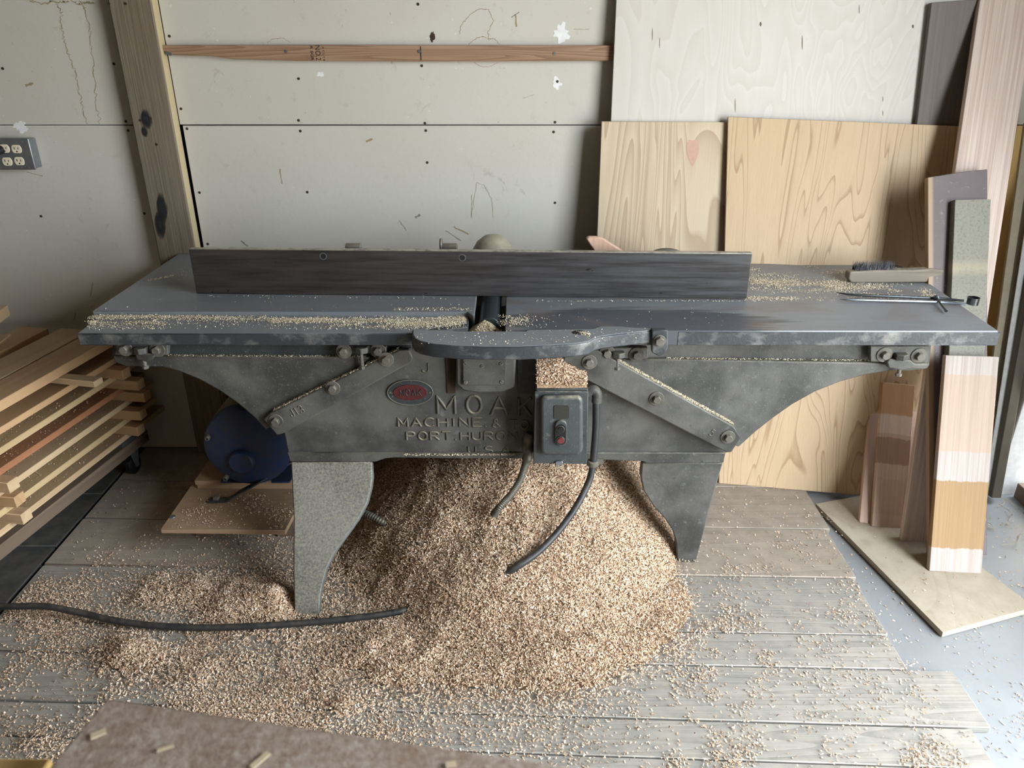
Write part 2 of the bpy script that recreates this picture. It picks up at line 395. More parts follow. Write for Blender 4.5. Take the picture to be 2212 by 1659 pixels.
bx(bm, (-4, -3.1, -.02), (-1.1, -3.0, 2.75)); bx(bm, (1.9, -3.1, -.02), (2.0, -3.0, 2.75)); bx(bm, (-1.1, -3.1, -.02), (1.9, -3.0, 2.75))
structure(finish('wall_front', bm, M_INNER))
wb = structure(box('wall_back', (-4, WY+.02, -.02), (2.0, WY+.12, 2.75), M_SOCK, bevel=0))
ZS = 1.238
pan = {}
for key, x0, x1, z0, z1, mt in (('ll', -4, -1.262, .0, ZS-.0015, M_WALL), ('lu', -4, -1.262, ZS+.0015, 2.46, M_WALL),
                                ('rl', -1.104, 1.50, .0, ZS-.0015, M_WALL), ('ru', -1.112, 1.90, ZS+.0015, 2.46, M_WALL),
                                ('yl', 1.503, 1.90, .0, ZS-.0015, M_YPLY)):
    pan[key] = box('wall_panel', (x0, WY, z0), (x1, WY+.012, z1), mt, wb, .001, seg=1)
# nails
bmn = bmesh.new(); cyl(bmn, (0, 0, 0), (0, -1, 0), .0045, .0012, 10); nail_me = bpy.data.meshes.new('nail'); bmn.to_mesh(nail_me); bmn.free(); nail_me.materials.append(M_NAIL)
def nail(px, py, parent, Y=WY, name='nail'):
    p = ony(px, py, Y); return link(name, nail_me, Matrix.Translation(p), parent)
for key, pts in {'lu': [(6, 148), (246, 138), (272, 262)], 'll': [(277, 282), (89, 467), (312, 461)],
                 'ru': [(366, 78), (391, 235), (645, 260), (645, 170), (911, 142), (903, 9), (918, 266), (1199, 264), (1204, 176)],
                 'rl': [(404, 278), (649, 283), (431, 416), (664, 415), (920, 282), (923, 351), (1196, 285), (1199, 438), (449, 527)]}.items():
    for x, y in pts: nail(x, y, pan[key])
# stains, scuffs and filler patches lie on the boards as thin films
def ribbon(name, px, wpx, parent, mat, Y=WY, wob=4, n=10, seed=0, lift=.0006):
    r = random.Random(seed); pts = []
    for i in range(len(px)-1):
        for k in range(n):
            t = k/n; pts.append((px[i][0]*(1-t)+px[i+1][0]*t + r.uniform(-wob, wob), px[i][1]*(1-t)+px[i+1][1]*t + r.uniform(-wob, wob)*.6))
    pts.append(px[-1]); bm = bmesh.new(); P = [ony(x, y, Y-lift) for x, y in pts]; prev = None
    for i, p in enumerate(P):
        t = (P[min(i+1, len(P)-1)]-P[max(0, i-1)]).normalized(); nn = Vector((-t.z, 0, t.x))*(wpx/630*.5*r.uniform(.5, 1.3))
        cur = (bm.verts.new(p+nn), bm.verts.new(p-nn))
        if prev: bm.faces.new((prev[0], prev[1], cur[1], cur[0]))
        prev = cur
    return finish(name, bm, mat, parent)
def blob(name, px, py, rx, ry, parent, mat, Y=WY, seed=0, lift=.0006, jag=.35, th=.0008):
    r = random.Random(seed); bm = bmesh.new(); pts = []
    for k in range(22):
        a = 2*math.pi*k/22; q = 1 + r.uniform(-jag, jag); pts.append(ony(px+rx*math.cos(a)*q, py+ry*math.sin(a)*q, Y-lift))
    prism(bm, pts[::-1], (0, th, 0)); return finish(name, bm, mat, parent)
ribbon('water_stain', [(122, 8), (134, 30), (131, 60), (140, 90), (152, 130), (166, 170), (175, 215), (188, 268)], 1.6, pan['lu'], M_STAIN, seed=1)
ribbon('water_stain', [(172, 2), (184, 20), (192, 60), (197, 110), (203, 170), (209, 220), (216, 268)], 1.6, pan['lu'], M_STAIN, seed=2)
ribbon('water_stain', [(66, 2), (92, 9), (112, 3), (135, 4), (148, 5)], 2.2, pan['lu'], M_STAIN, seed=3)
ribbon('water_stain', [(155, 2), (172, 9), (186, 5), (204, 9)], 2.2, pan['lu'], M_STAIN, seed=4)
ribbon('water_stain', [(992, 74), (996, 55), (1012, 35), (1035, 19), (1056, 20), (1066, 45), (1054, 70), (1056, 88)], 1.0, pan['ru'], M_STAIN, wob=1.6, seed=5)
ribbon('water_stain', [(1012, 96), (1024, 86), (1040, 78), (1056, 84), (1068, 84), (1080, 96)], 1.0, pan['ru'], M_STAIN, wob=2.5, seed=6)
ribbon('water_stain', [(1024, 135), (1040, 144), (1055, 145), (1076, 135)], 1.0, pan['ru'], M_STAIN, wob=1.6, seed=7)
ribbon('water_stain', [(578, 92), (590, 84), (612, 82), (628, 92)], 1.0, pan['ru'], M_STAIN, wob=1.2, seed=8)
ribbon('water_stain', [(1020, 420), (1018, 470), (1030, 395), (1046, 400), (1062, 430), (1066, 470)], .8, pan['rl'], M_STAIN, wob=1.2, seed=9)
blob('filler_patch', 1213, 72, 16, 20, pan['ru'], M_WHITE, seed=1); blob('filler_patch', 1203, 180, 9, 12, pan['ru'], M_WHITE, seed=2)
blob('filler_patch', 43, 272, 13, 9, pan['lu'], M_WHITE, seed=3); blob('filler_patch', 50, 280, 11, 7, pan['ll'], M_WHITE, seed=4, lift=.0007)
blob('torn_hole', 692, 160, 7, 5, pan['ru'], M_WHITE, seed=5); blob('torn_hole', 934, 80, 5, 11, pan['ru'], M_NAIL, seed=6)
for i, (a, b, ww, k) in enumerate([((896, 470), (908, 464), 5, 'rl'), ((862, 475), (878, 498), 1.5, 'rl'), ((980, 490), (1012, 506), 2.5, 'rl'), ((962, 498), (996, 520), 2, 'rl'), ((790, 306), (805, 300), 4, 'rl'),
                                (((1113, 30)), (1116, 58), 3, 'ru'), ((1104, 38), (1122, 26), 1.5, 'ru'), ((55, 185), (72, 180), 5, 'lu'), ((58, 372), (92, 380), 2, 'll'), ((520, 520), (536, 532), 3, 'rl'), ((605, 365), (609, 397), 2.0, 'rl'),
                                ((1240, 63), (1272, 63), 1, 'ru'), ((1130, 212), (1155, 204), .8, 'ru'), ((195, 640), (200, 610), 2, 'll'), ((160, 690), (163, 676), 3, 'll')]):
    ribbon('scuff_mark', [a, b], ww, pan[k], M_STAIN if i % 3 else M_SCUFF, wob=.8, n=5, seed=20+i)

# timber post
PY = 2.65
post = board('timber_post', (-1.248, PY, 0), (-1.115, PY, 0), (-1.248, PY, 2.745), .048, M_POST, 'weathered grey-brown timber post with black spray marks against the wall', 'post', bevel=.004)
side = box('post_side', (-1.1155, PY+.004, 0.0), (-1.1135, PY+.048, 2.745), M_POSTSIDE, post, 0)
t = NT('faded_black_spray'); g_ = t.node('ShaderNodeVectorMath', {0: t.co('Generated'), 1: (.5, .5, .5)}, operation='SUBTRACT')
g_ = t.node('ShaderNodeVectorMath', {0: g_.outputs[0], 1: (2, 0, 2)}, operation='MULTIPLY'); g_ = t.node('ShaderNodeVectorMath', {0: g_.outputs[0]}, operation='LENGTH').outputs['Value']
M_SPRAY = t.out('#232426', .85); t.set(t.b.inputs['Alpha'], t.ramp(t.math('ADD', g_, t.math('MULTIPLY', t.math('SUBTRACT', t.noise(t.co('Object', (1, 1, .2)), 120, 3), .5), .5)), [(.25, .92), (.95, 0.0)]))
def spray_blob(px, py, rx, ry, seed, tilt=0):
    blob('spray_mark', px, py, rx*1.5, ry*1.5, post, M_SPRAY, PY, seed, .0005+seed*.0001, .02, .0002)
spray_blob(316, 258, 9, 16, 1); spray_blob(350, 450, 8, 26, 3); spray_blob(346, 485, 8, 24, 5); spray_blob(312, 285, 5, 9, 6)
for x, y in ((235, 8), (303, 260), (325, 256), (338, 312), (271, 8)): nail(x, y, post, PY)
# ledger batten with grade stamp
pb = [(343, 98), (372, 97.5), (700, 97), (1330, 98), (1500, 98), (1500, 131), (1321, 131), (900, 133), (649, 131.5), (508, 128), (456, 121), (372, 119), (343, 105)]
bat = plate('wall_batten', pb, 2.672, .027, M_BATTEN, None, .0015)
setp(bat, 'long reddish fir batten with black grade stamp nailed across the wall', 'batten')
bm = bmesh.new()
for (x, y) in ((362, 114), (368, 117), (618, 111), (906, 111), (1198, 116)):
    b2 = bmesh.new(); cyl(b2, ony(x, y, 2.672), (0, -1, 0), .005, .002, 12); finish('nail_head', b2, M_GALV, bat)
bm.free()
ROT = FRONT @ Matrix.Rotation(-math.pi/2, 4, 'Z')
def stamp(body, px, py, wl_, hh): text_fit('grade_stamp', body, Matrix.Translation(ony(px, py, 2.6715)) @ ROT, wl_, hh, .0004, M_INK, bat)
stamp('NO.2', 687, 114.5, .044, .016); stamp('R 5GR', 674, 115, .042, .008); stamp('A C L Y 8', 699, 116, .042, .006)
text_fit('pencil_mark', 'l', Matrix.Translation(ony(909, 115, 2.6715)) @ FRONT, .003, .04, .0004, M_INK, bat)

# surface-mounted outlet box
ob = empty('outlet_box', ony(30, 335, WY), 'galvanised metal electrical box with four ivory outlets on the wall', 'outlet')
OY = 2.652
A = ony(-24, 300, OY); B = ony(66, 366, OY)
x0, x1, z1, z0 = A.x, ony(68, 330, OY).x, ony(60, 299, OY).z, ony(60, 367, OY).z
box('box_body', (x0, OY+.004, z0+.003), (x1-.002, WY, z1-.003), M_GALV, ob, .004)
cov = box('cover_plate', (x0, OY, z0), (x1, OY+.006, z1), M_GALV, ob, .004, seg=3)
for (px, py) in ((10, 321), (36, 322), (16, 349), (42, 348)):
    p = ony(px, py, OY); bm = bmesh.new(); pts = []
    for k in range(24):
        a = 2*math.pi*k/24; pts.append(p + Vector((.0165*math.cos(a), 0, max(-.0135, min(.0135, .0175*math.sin(a))))))
    prism(bm, [q + Vector((0, -.002, 0)) for q in pts], (0, .006, 0)); rc = finish('receptacle', bm, M_IVORY, ob, .001)
    for dx, h in ((-.006, .008), (.006, .0065)):
        box('slot', (p.x+dx-.001, OY-.0026, p.z-.001), (p.x+dx+.001, OY-.0018, p.z-.001+h), M_SOCK, rc, 0)
    bm = bmesh.new(); cyl(bm, p+Vector((0, -.0018, -.0075)), (0, -1, 0), .0024, .0008, 10); finish('ground_hole', bm, M_SOCK, rc)
for (px, py) in ((47, 305), (62, 362), (5, 309), (34, 308), (22, 365), (46, 363)):
    bm = bmesh.new(); cyl(bm, ony(px, py, OY), (0, -1, 0), .003, .002, 10); finish('cover_screw', bm, M_GALV, ob)
pl = empty('power_plug', ony(2, 324, OY-.01), 'black cord plug pushed into the upper outlet at the picture edge', 'plug')
p = ony(4, 323, OY); bm = bmesh.new(); lathe(bm, p+Vector((0, -.003, 0)), (-.35, -1, -.1), [(.014, 0), (.015, .012), (.012, .03), (.007, .045), (.0, .046)], 16); finish('plug_body', bm, M_BLACK, pl, smooth=True)
bm = bmesh.new(); tube(bm, spline([p+Vector((-.015, -.045, -.004)), p+Vector((-.04, -.07, -.03)), p+Vector((-.12, -.07, -.05)), p+Vector((-.3, -.05, -.25))]), .0045, 8); finish('cord', bm, M_BLACK, pl, smooth=True)

# ---------------------------------------------------------------- floor planks (children of the floor)
seams = [((340, 962), (1700, 962)), ((300, 1037), (1600, 1052)), ((315, 1121), (1655, 1141)), ((365, 1224), (1690, 1246)), ((85, 1343), (1700, 1368)), ((75, 1408), (1700, 1441)), ((115, 1515), (1750, 1562)), ((60, 1590), (1750, 1648))]
ends = [1.09, 1.075, 1.06, 1.05, 1.045, 1.16, 1.11, 1.075]
lines = []
for a, b in seams: lines.append((onz(*a), onz(*b)))
def yat(L, x): (p, q) = L; return p.y + (q.y-p.y)*(x-p.x)/(q.x-p.x)
prevL = lines[-1]
for k in range(8):
    d = .17; lines.append((prevL[0]-Vector((0, d, 0)), prevL[1]-Vector((0, d, 0)))); prevL = lines[-1]; ends.append(1.08+.03*(k % 3))
for i in range(len(lines)-1):
    xl = -1.478 if i < 5 else -2.4
    xr = ends[i]; a, b = lines[i], lines[i+1]; g = .0025
    pts = [(xl, yat(a, xl)-g), (xr, yat(a, xr)-g), (xr, yat(b, xr)+g), (xl, yat(b, xl)+g)]
    if i == 0: pts[0] = (xl, WY-.002); pts[1] = (xr, WY-.002)
    slab('floor_plank', pts, random.uniform(-.001, .001), .019, M_PLANKW if i < 3 else M_PLANK, floor, .002, seg=1)
for k, (y0, y1) in enumerate(((1.50, 1.745), (1.75, 2.05), (2.055, 2.36), (2.365, 2.69))):
    slab('floor_plank', [(-2.9, y1), (-1.492, y1), (-1.492, y0), (-2.9, y0)], -.003, .016, M_DARKPLANK, floor, .002, seg=1)

# plywood offcut lying flat at the right
pk = [onz(1762, 1088), onz(2037, 1366), onz(2236, 1312), onz(1905, 1062)]
ply = slab('plywood_offcut', [(p.x, p.y) for p in pk], .0, .018, M_FLOORPLY, None, .001, seg=1)
setp(ply, 'dusty pale plywood offcut lying flat on the floor under the leaning boards', 'plywood')

# ---------------------------------------------------------------- leaning sheets and boards
def leanY(z, y0, k): return y0 + k*z
# big birch sheet
def quad_board(name, bl, br, tr, tl, th, mat, label, cat):
    bl, br, tr, tl = map(Vector, (bl, br, tr, tl)); ax = (br-bl+tr-tl).normalized(); az = (tl-bl+tr-br); az = (az-ax*az.dot(ax)).normalized(); ay = az.cross(ax).normalized()
    c = (bl+br+tr+tl)/4; M = Matrix.Translation(c) @ Matrix((ax, ay, az)).transposed().to_4x4(); Mi = M.inverted()
    bm = bmesh.new(); prism(bm, [Mi @ p for p in (bl, br, tr, tl)], (0, th, 0)); o = finish(name, bm, mat, None, .001, 1, M=M); return setp(o, label, cat)
shA = quad_board('plywood_sheet', (.323, 2.56, -.018), (1.50, 2.56, -.018), (1.45, 2.682, 2.02), (.323, 2.682, 2.02), .012, M_BIRCH, 'tall pale birch plywood sheet leaning against the wall behind the others', 'plywood')
nA = WORLD[shA].to_3x3() @ Vector((0, 1, 0)); M_KNOT = m_simple('knot_brown', '#6b5a48', .8)
for px_, py_, w_, h_ in ((1643, 52, 2.2, 5), (1972, 57, 2.2, 4), (1733, 92, 1.0, 16), (1409, 74, .8, 14), (1425, 92, .7, 12), (1588, 228, .8, 16), (1907, 214, .7, 6), (1907, 244, .7, 6), (1856, 20, .7, 10)):
    bm = bmesh.new(); prism(bm, [onpl(px_+w_*math.cos(k*math.pi/5), py_-h_*math.sin(k*math.pi/5), Vector((.323, 2.56, -.018))-nA*.0004, nA) for k in range(10)], nA*.0006); finish('knot', bm, M_KNOT, shA)
tl = ony(1300, 262, 2.618)
shB = quad_board('plywood_sheet', (tl.x-.004, 2.49, 0), (tl.x+.55, 2.49, 0), (tl.x+.55, 2.618, tl.z-.004), tl, .012, M_FIRPLY, 'fir plywood sheet with strong striped grain and a heart-shaped pink patch', 'plywood')
nB = WORLD[shB].to_3x3() @ Vector((0, 1, 0)); pts = []
for a, b in ((0, -30), (9, -12), (14, 6), (13, 20), (7, 30), (0, 27), (-7, 30), (-13, 18), (-12, 0), (-7, -16)):
    pts.append(onpl(1496+a, 331-b, Vector((tl.x, 2.49, 0)) - nB*.0006, nB))
bm = bmesh.new(); prism(bm, pts, nB*.0008); finish('veneer_patch', bm, m_simple('pink_veneer', '#bf9a84', .6, 0, .12, 60), shB)
quad_board('plywood_sheet', (.768, 2.43, 0), onz(1965, 1079, 0), ony(2110, 274, 2.60), ony(1573, 252, 2.602), .012, M_FIRPLY2, 'warm tan fir plywood sheet standing in front, widest of the short sheets', 'plywood')
tl = ony(2012, 6, 2.632)
board('dark_board', (1.40, 2.545, -.015), (1.54, 2.545, -.015), tl, .018, straight('dark_grey_board', '#6f6660', '#544c47', 90), 'dark grey-brown board leaning on the birch sheet near the doorway', 'board', width=.16)
tl = ony(2117, 0, 2.62); bl = Vector((1.284, 2.077, .001)); d = (tl-bl); tl = bl + d*1.09
M_PINKFIR = straight('pink_straight_fir', '#d3c2b8', '#ae9388', 130, tint='#d8c9bb', lines=.75)
board('tall_fir_board', bl, bl+Vector((.165, -.01, 0)), tl, .022, M_PINKFIR, 'tallest pinkish straight-grained fir board leaning by the doorway', 'board')
t = NT('purple_brown_paint'); v = t.co('Object'); n = t.noise(v, 8, 5, .6); n2 = t.noise(v, 55, 4, .6)
xx = t.sep(v)[0]; edge = t.math('MULTIPLY', t.math('SUBTRACT', -.070, xx), 120, True)
c = t.mix(n, '#4f4243', '#665657'); c = t.mix(t.ramp(n2, [(.6, 0.0), (.75, .6)]), c, '#a08d86'); c = t.mix(edge, c, '#9c836a')
M_PURPLE = t.out(c, .5, bump=n2, bstr=.15, bdist=.003)
a = ony(2004, 381, 2.42); b0_ = Vector((1.335, 1.995, .001))
W = .178; L = (a-b0_).length
board('painted_board', b0_, b0_+Vector((W, -.012, 0)), a, .022, M_PURPLE, 'purple-brown painted board with a bare edge leaning behind the grey-green one', 'board', width=W,
      shape=[(0, 0), (W, 0), (W, L+.012), (.1, L+.008), (0, L-.003)])
t = NT('grey_green_paint'); v = t.co('Object'); n = t.noise(t.co('Object', (1, 1, .5)), 9, 5, .6); n2 = t.noise(v, 120, 4, .65); z = t.sep(v)[2]
c = t.mix(n, '#77756a', '#8f8d82'); c = t.mix(t.ramp(n2, [(.35, .6), (.5, 0.0)]), c, '#62604f')
bnd = t.math('MULTIPLY', t.math('MULTIPLY', t.math('SUBTRACT', z, .33), 30, True), t.math('MULTIPLY', t.math('SUBTRACT', .39, z), 30, True))
c = t.mix(t.math('MULTIPLY', bnd, t.math('MULTIPLY', n, 1.1)), c, '#bcae8c')
M_GREEN = t.out(c, .6, bump=n2, bstr=.25, bdist=.003)
board('grey_green_board', (1.352, 1.957, .001), (1.352+.106, 1.95, .001), ony(2063, 431, 2.365), .034, M_GREEN, 'narrow grey-green weathered board leaning in front of the purple-brown one', 'board')
tl = ony(2043, 767, 2.16); LH = (tl-Vector((1.299, 1.922, 0))).length
def along_len(py, bl_, tl_, px):   # solve for the fraction of bl->tl that projects to image row py
    lo, hi = 0., 1.
    for _ in range(40):
        m_ = (lo+hi)/2; p = Vector(bl_).lerp(Vector(tl_), m_)-O3; v_ = p.dot(Vector((0, _s, _c)))/p.dot(Vector((0, _c, -_s))); y_ = CY-v_*F_PX
        if y_ > py: lo = m_
        else: hi = m_
    return lo
bH = (1.299, 1.922, .001); hz = lambda py: along_len(py, bH, tl, 0)*LH - LH/2
M_SAMPLE = straight('stain_sample_fir', '#b0a59e', '#8f7f76', 130, bands=[(hz(1183), hz(1036), '#94713f', .92), (hz(975), hz(808), '#b0957f', .75)], tint='#b2a8a0', lines=.7)
board('stain_sample_board', bH, (1.457, 1.913, .001), tl, .02, M_SAMPLE, 'pale fir board with an orange stain band near its foot, foremost by the doorway', 'board', width=.158)
tI = ony(1907, 825, 2.40); bI = (1.22, 2.157, .001); LI = (tI-Vector(bI)).length
iz = lambda py: along_len(py, bI, tI, 0)*LI - LI/2
M_SAMPLE2 = straight('brown_stain_samples', '#c9ae9a', '#a88c79', 110, bands=[(iz(893), iz(826), '#bf9062', .85), (iz(935), iz(893), '#d9c4b1', .8), (iz(1000), iz(942), '#9c7865', .85), (iz(1110), iz(1030), '#b59885', .4)], lines=.4)
board('brown_sample_board', bI, (1.325, 2.149, .001), tI, .018, M_SAMPLE2, 'short board with stacked brown stain bands under the table end', 'board', width=.108)
board('pink_sample_board', (1.188, 2.182, .001), (1.32, 2.172, .001), ony(1882, 865, 2.43), .018, straight('pink_plain', '#d6b8a6', '#b99a88', 100), 'plain pink board mostly hidden behind the brown stain board', 'board', width=.16)

# steel channel leaning in the corner, white jamb, wood block outside
ch = empty('steel_door_track', (1.80, 2.40, 0), 'long grey-brown steel track with perforated strip leaning in the doorway corner', 'door track')
def leanbar(name, pb, pt, w_, d_, mat):
    pb, pt = Vector(pb), Vector(pt); az = (pt-pb).normalized(); ax = Vector((1, 0, 0)); ax = (ax-az*ax.dot(az)).normalized(); ay = az.cross(ax); L = (pt-pb).length
    bm = bmesh.new(); bx(bm, (-w_/2, -d_/2, -L/2), (w_/2, d_/2, L/2)); M = Matrix.Translation((pb+pt)/2) @ Matrix((ax, ay, az)).transposed().to_4x4()
    return finish(name, bm, mat, ch, .002, M=M)
M_TRACK = m_simple('aged_track_steel', '#9b917d', .5, .15, .3, 14); M_TRACKD = m_simple('dark_track_steel', '#5f594d', .5, .2, .3, 14)
bt = onz(2118, 1060); tp = ony(2203, 440, 2.57)
def ext(a, b, k): return a + (b-a)*k
leanbar('web', bt, ext(bt, tp, 1.25), .045, .012, M_TRACK)
bt2 = onz(2128, 1066); tp2 = ony(2212, 520, 2.53)
st = leanbar('hinge_strip', bt2+Vector((0, -.012, 0)), ext(bt2, tp2, 1.3)+Vector((0, -.012, 0)), .022, .004, m_simple('pale_strip', '#c3c5c3', .5, .1))
bt3 = onz(2141, 1067); tp3 = ony(2212, 690, 2.46)
leanbar('outer_channel', bt3+Vector((.0, -.01, 0)), ext(bt3, tp3, 1.6), .034, .045, M_TRACKD)
bt4 = onz(2158, 1067); tp4 = ony(2212, 800, 2.46)
structure(box('door_1', (1.93, DOOR_Y1, -.01), (1.97, 2.30, DOOR_H), M_INNER, bevel=.002))
jamb = structure(box('trim_1', (1.772, 2.385, -.02), (1.90, 2.43, 2.45), m_simple('white_jamb', '#e6e9ee', .6), bevel=.002))
blk = box('weathered_sill', (1.83, 2.16, -.019), (1.90, 2.37, .04), M_RAIL, None, .003); setp(blk, 'rough wooden sill block in front of the white door jamb', 'wood block')
for k in range(7):
    p = onz(random.uniform(2130, 2212), random.uniform(1080, 1180), -.015); a = random.uniform(0, 3.1); l = random.uniform(.04, .12)
    bm = bmesh.new(); tube(bm, spline([p, p+Vector((math.cos(a)*l*.5, math.sin(a)*l*.5, .006)), p+Vector((math.cos(a+.4)*l, math.sin(a+.4)*l, .002))], 4), .0011, 5)
    o = finish('straw_stalk', bm, M_STRAW); setp(o, 'dry straw stalk on the concrete beside the white door jamb', 'straw', 'straw stalks at the doorway')

# ---------------------------------------------------------------- lumber stack on a cart
u = Vector((math.cos(math.radians(80)), math.sin(math.radians(80)), 0)); vv = Vector((u.y, -u.x, 0))
S0 = Vector((-1.386, 2.60, 0))
def st_pt(a, b, z): return S0 + u*a + vv*b + Vector((0, 0, z))     # a along (0 = far end), b outwards
Rst = Matrix((vv, Vector((0, 0, 1)), u)).transposed()              # local x across, y up, z along
def stick(name, a0, a1, b0, b1, z0, z1, mat, label=None, cat=None, group=None, parent=None, twist=0.0, cross=False, bevel=.0015):
    bm = bmesh.new(); c = st_pt((a0+a1)/2, (b0+b1)/2, (z0+z1)/2)
    if not cross:
        bx(bm, (-(b1-b0)/2, -(z1-z0)/2, -(a1-a0)/2), ((b1-b0)/2, (z1-z0)/2, (a1-a0)/2)); R = Rst.to_4x4() @ Matrix.Rotation(twist, 4, 'Y')
    else:
        bx(bm, (-(a1-a0)/2, -(z1-z0)/2, -(b1-b0)/2), ((a1-a0)/2, (z1-z0)/2, (b1-b0)/2)); R = Matrix((-u, Vector((0, 0, 1)), vv)).transposed().to_4x4() @ Matrix.Rotation(twist, 4, 'Y')
    o = finish(name, bm, mat, parent, bevel, 1, M=Matrix.Translation(c) @ R); return setp(o, label, cat, group)
cart = empty('lumber_cart', st_pt(-.8, -.2, 0), 'dark timber cart on casters under the lumber stack', 'cart')
stick('side_rail', -1.9, -.02, -.045, 0, .10, .145, M_RAIL, parent=cart)
stick('side_rail', -1.9, -.02, -.50, -.455, .10, .145, M_RAIL, parent=cart)
for a in (-.12, -1.0, -1.8): stick('cross_member', a-.05, a+.05, -.5, .0, .146, .165, M_DARKPLANK, parent=cart, cross=True)
for a, b in ((-.10, -.03), (-.10, -.45), (-1.75, -.03), (-1.75, -.45)):
    c = st_pt(a, b, .036); bm = bmesh.new(); lathe(bm, c-vv*.012, vv, [(.0, 0), (.030, .0), (.036, .004), (.036, .02), (.030, .024), (0, .024)], 20)
    wh = finish('caster_wheel', bm, M_BLACK, cart, smooth=True)
    bm = bmesh.new(); q = st_pt(a, b, 0); 
    for s in (-.018, .016): prism(bm, [c+vv*s-u*.008+Vector((0, 0, -.006)), c+vv*s+u*.008+Vector((0, 0, -.006)), c+vv*s+u*.024+Vector((0, 0, .062)), c+vv*s-u*.024+Vector((0, 0, .062))], vv*.002)
    finish('caster_fork', bm, M_GALV, cart)
# find layer heights from the visible front edges of the layers
npl = vv
def zface(px, py): return onpl(px, py, S0, npl).z
lay = [zface(0, 893), zface(0, 944), zface(0, 1007), zface(0, 1053), zface(31, 1060), zface(55, 1066), zface(55, 1098)]
print('layers', [round(z, 3) for z in lay])
zs = np.linspace(.168, lay[0], 7)
names = ['bottom', 'second lowest', 'third lowest', 'middle', 'third from top', 'second from top']
cols = [1, 3, 1, 2, 3, 0]
far = [.10, .06, .07, .03, .05, -.02]
for i in range(6):
    z = zs[i]; jit = random.uniform(-.006, .006)
    for q, (b0, b1) in enumerate(((-.13, 0), (-.28, -.145))):
        if q == 1 and i < 5: continue
        stick('lumber_board', -1.95, far[i]-q*.03, b0+jit, b1+jit, z, z+.021, M_PINE[cols[i]],
          ('reddish' if i == 3 else 'pale') + ' pine board on the open side of the lumber stack, %s layer' % names[i] if q == 0 else 'pale pine board behind the outer one, second from top layer of the stack', 'board', 'stacked lumber boards')
    # stickers between layers
    for j, a in enumerate((-.10+random.uniform(-.03, .03), -.69+random.uniform(-.015, .015))):
        if i == 5 or (j == 1 and i > 2): continue
        pr = random.uniform(.03, .085) if j == 0 else random.uniform(.03, .06)
        stick('spacer_stick', a-.02, a+.02, -.45, pr, z+.0215, zs[i+1]-.0005, M_PINE[(i+j) % 2 if j else 0],
              'pine spacer stick over the %s layer at the stack\'s %s end' % (names[i], 'wall' if j == 0 else 'near'), 'spacer', 'spacer sticks in the lumber stack', cross=True, twist=random.uniform(-.06, .06))
zt = lay[0]
stick('spacer_stick', -.36, -.32, -.40, .125, zt-.021, zt-.0005, M_PINE[1], 'long pine spacer stick jutting out under the top boards of the stack', 'spacer', 'spacer sticks in the lumber stack', cross=True, twist=.04)
tops = [(-.115, -.005, .0, 'front edge, touching the gap'), (-.245, -.125, -.02, 'middle one'), (-.40, -.29, -.03, 'the one nearest the wall corner')]
for b0, b1, fa, wds in tops:
    stick('lumber_board', -2.0, fa-.015, b0, b1, zt, zt+.032, M_PINE[0 if wds[0] != 'm' else 1], 'thick honey pine board on top of the stack, ' + wds, 'board', 'top boards of the lumber stack')
# two more board ends that reach in from the left at the wall
for (px, py, py2, lab) in ((14, 662, 684, 'upper of two pine board ends poking in at the left picture edge'), (20, 724, 748, 'lower of two pine board ends poking in at the left picture edge')):
    p = ony(px, py, 2.52); q = ony(px, py2, 2.52)
    o = box('lumber_board', (p.x-.9, 2.44, q.z), (p.x, 2.535, p.z), M_PINE[1], None, .001); setp(o, lab, 'board')
    o.matrix_basis = Matrix.Translation(Vector((p.x, 2.5, 0))) @ Matrix.Rotation(math.radians(8), 4, 'Z') @ Matrix.Translation(Vector((-p.x, -2.5, 0))) @ o.matrix_basis
o = box('timber_trestle', (-2.55, 2.40, -.004), (-2.42, 2.60, ony(20, 748, 2.52).z-.001), M_RAIL, None); setp(o, 'dark timber trestle block beyond the left picture edge carrying two boards', 'trestle')
bm = bmesh.new()

# ---------------------------------------------------------------- the jointer
J = empty('jointer', (0, 2.2, 0), 'large old cast-iron jointer planer with long grey tables and raised maker lettering', 'jointer')
ZT, ZL, ZI = .813, .799, .810
# base casting
YB = 1.962
base = plate('base_casting', [(790, 752), (1420, 752), (1600, 950), (1578, 975), (1566, 980), (622, 980), (612, 930), (585, 905)], YB, .035, M_PAINT, J, .004)
bm = bmesh.new()
pf = [(622, 979), (1567, 979), (1563, 999), (812, 999), (1563, 999)]
plate('base_flange', [(620, 978), (1568, 978), (1563, 1000), (1398, 1001), (1388, 997), (1250, 992), (1000, 991), (850, 989), (832, 991), (812, 998), (626, 998)], YB-.006, .05, M_PAINT, J, .003)
bm = bmesh.new(); bx(bm, (-.62, YB+.035, .40), (-.585, 2.52, .74)); bx(bm, (.60, YB+.035, .40), (.635, 2.52, .74)); bx(bm, (-.62, 2.49, .37), (.635, 2.525, .74)); finish('base_casting_rear', bm, M_PAINT_DARK, J, .003)
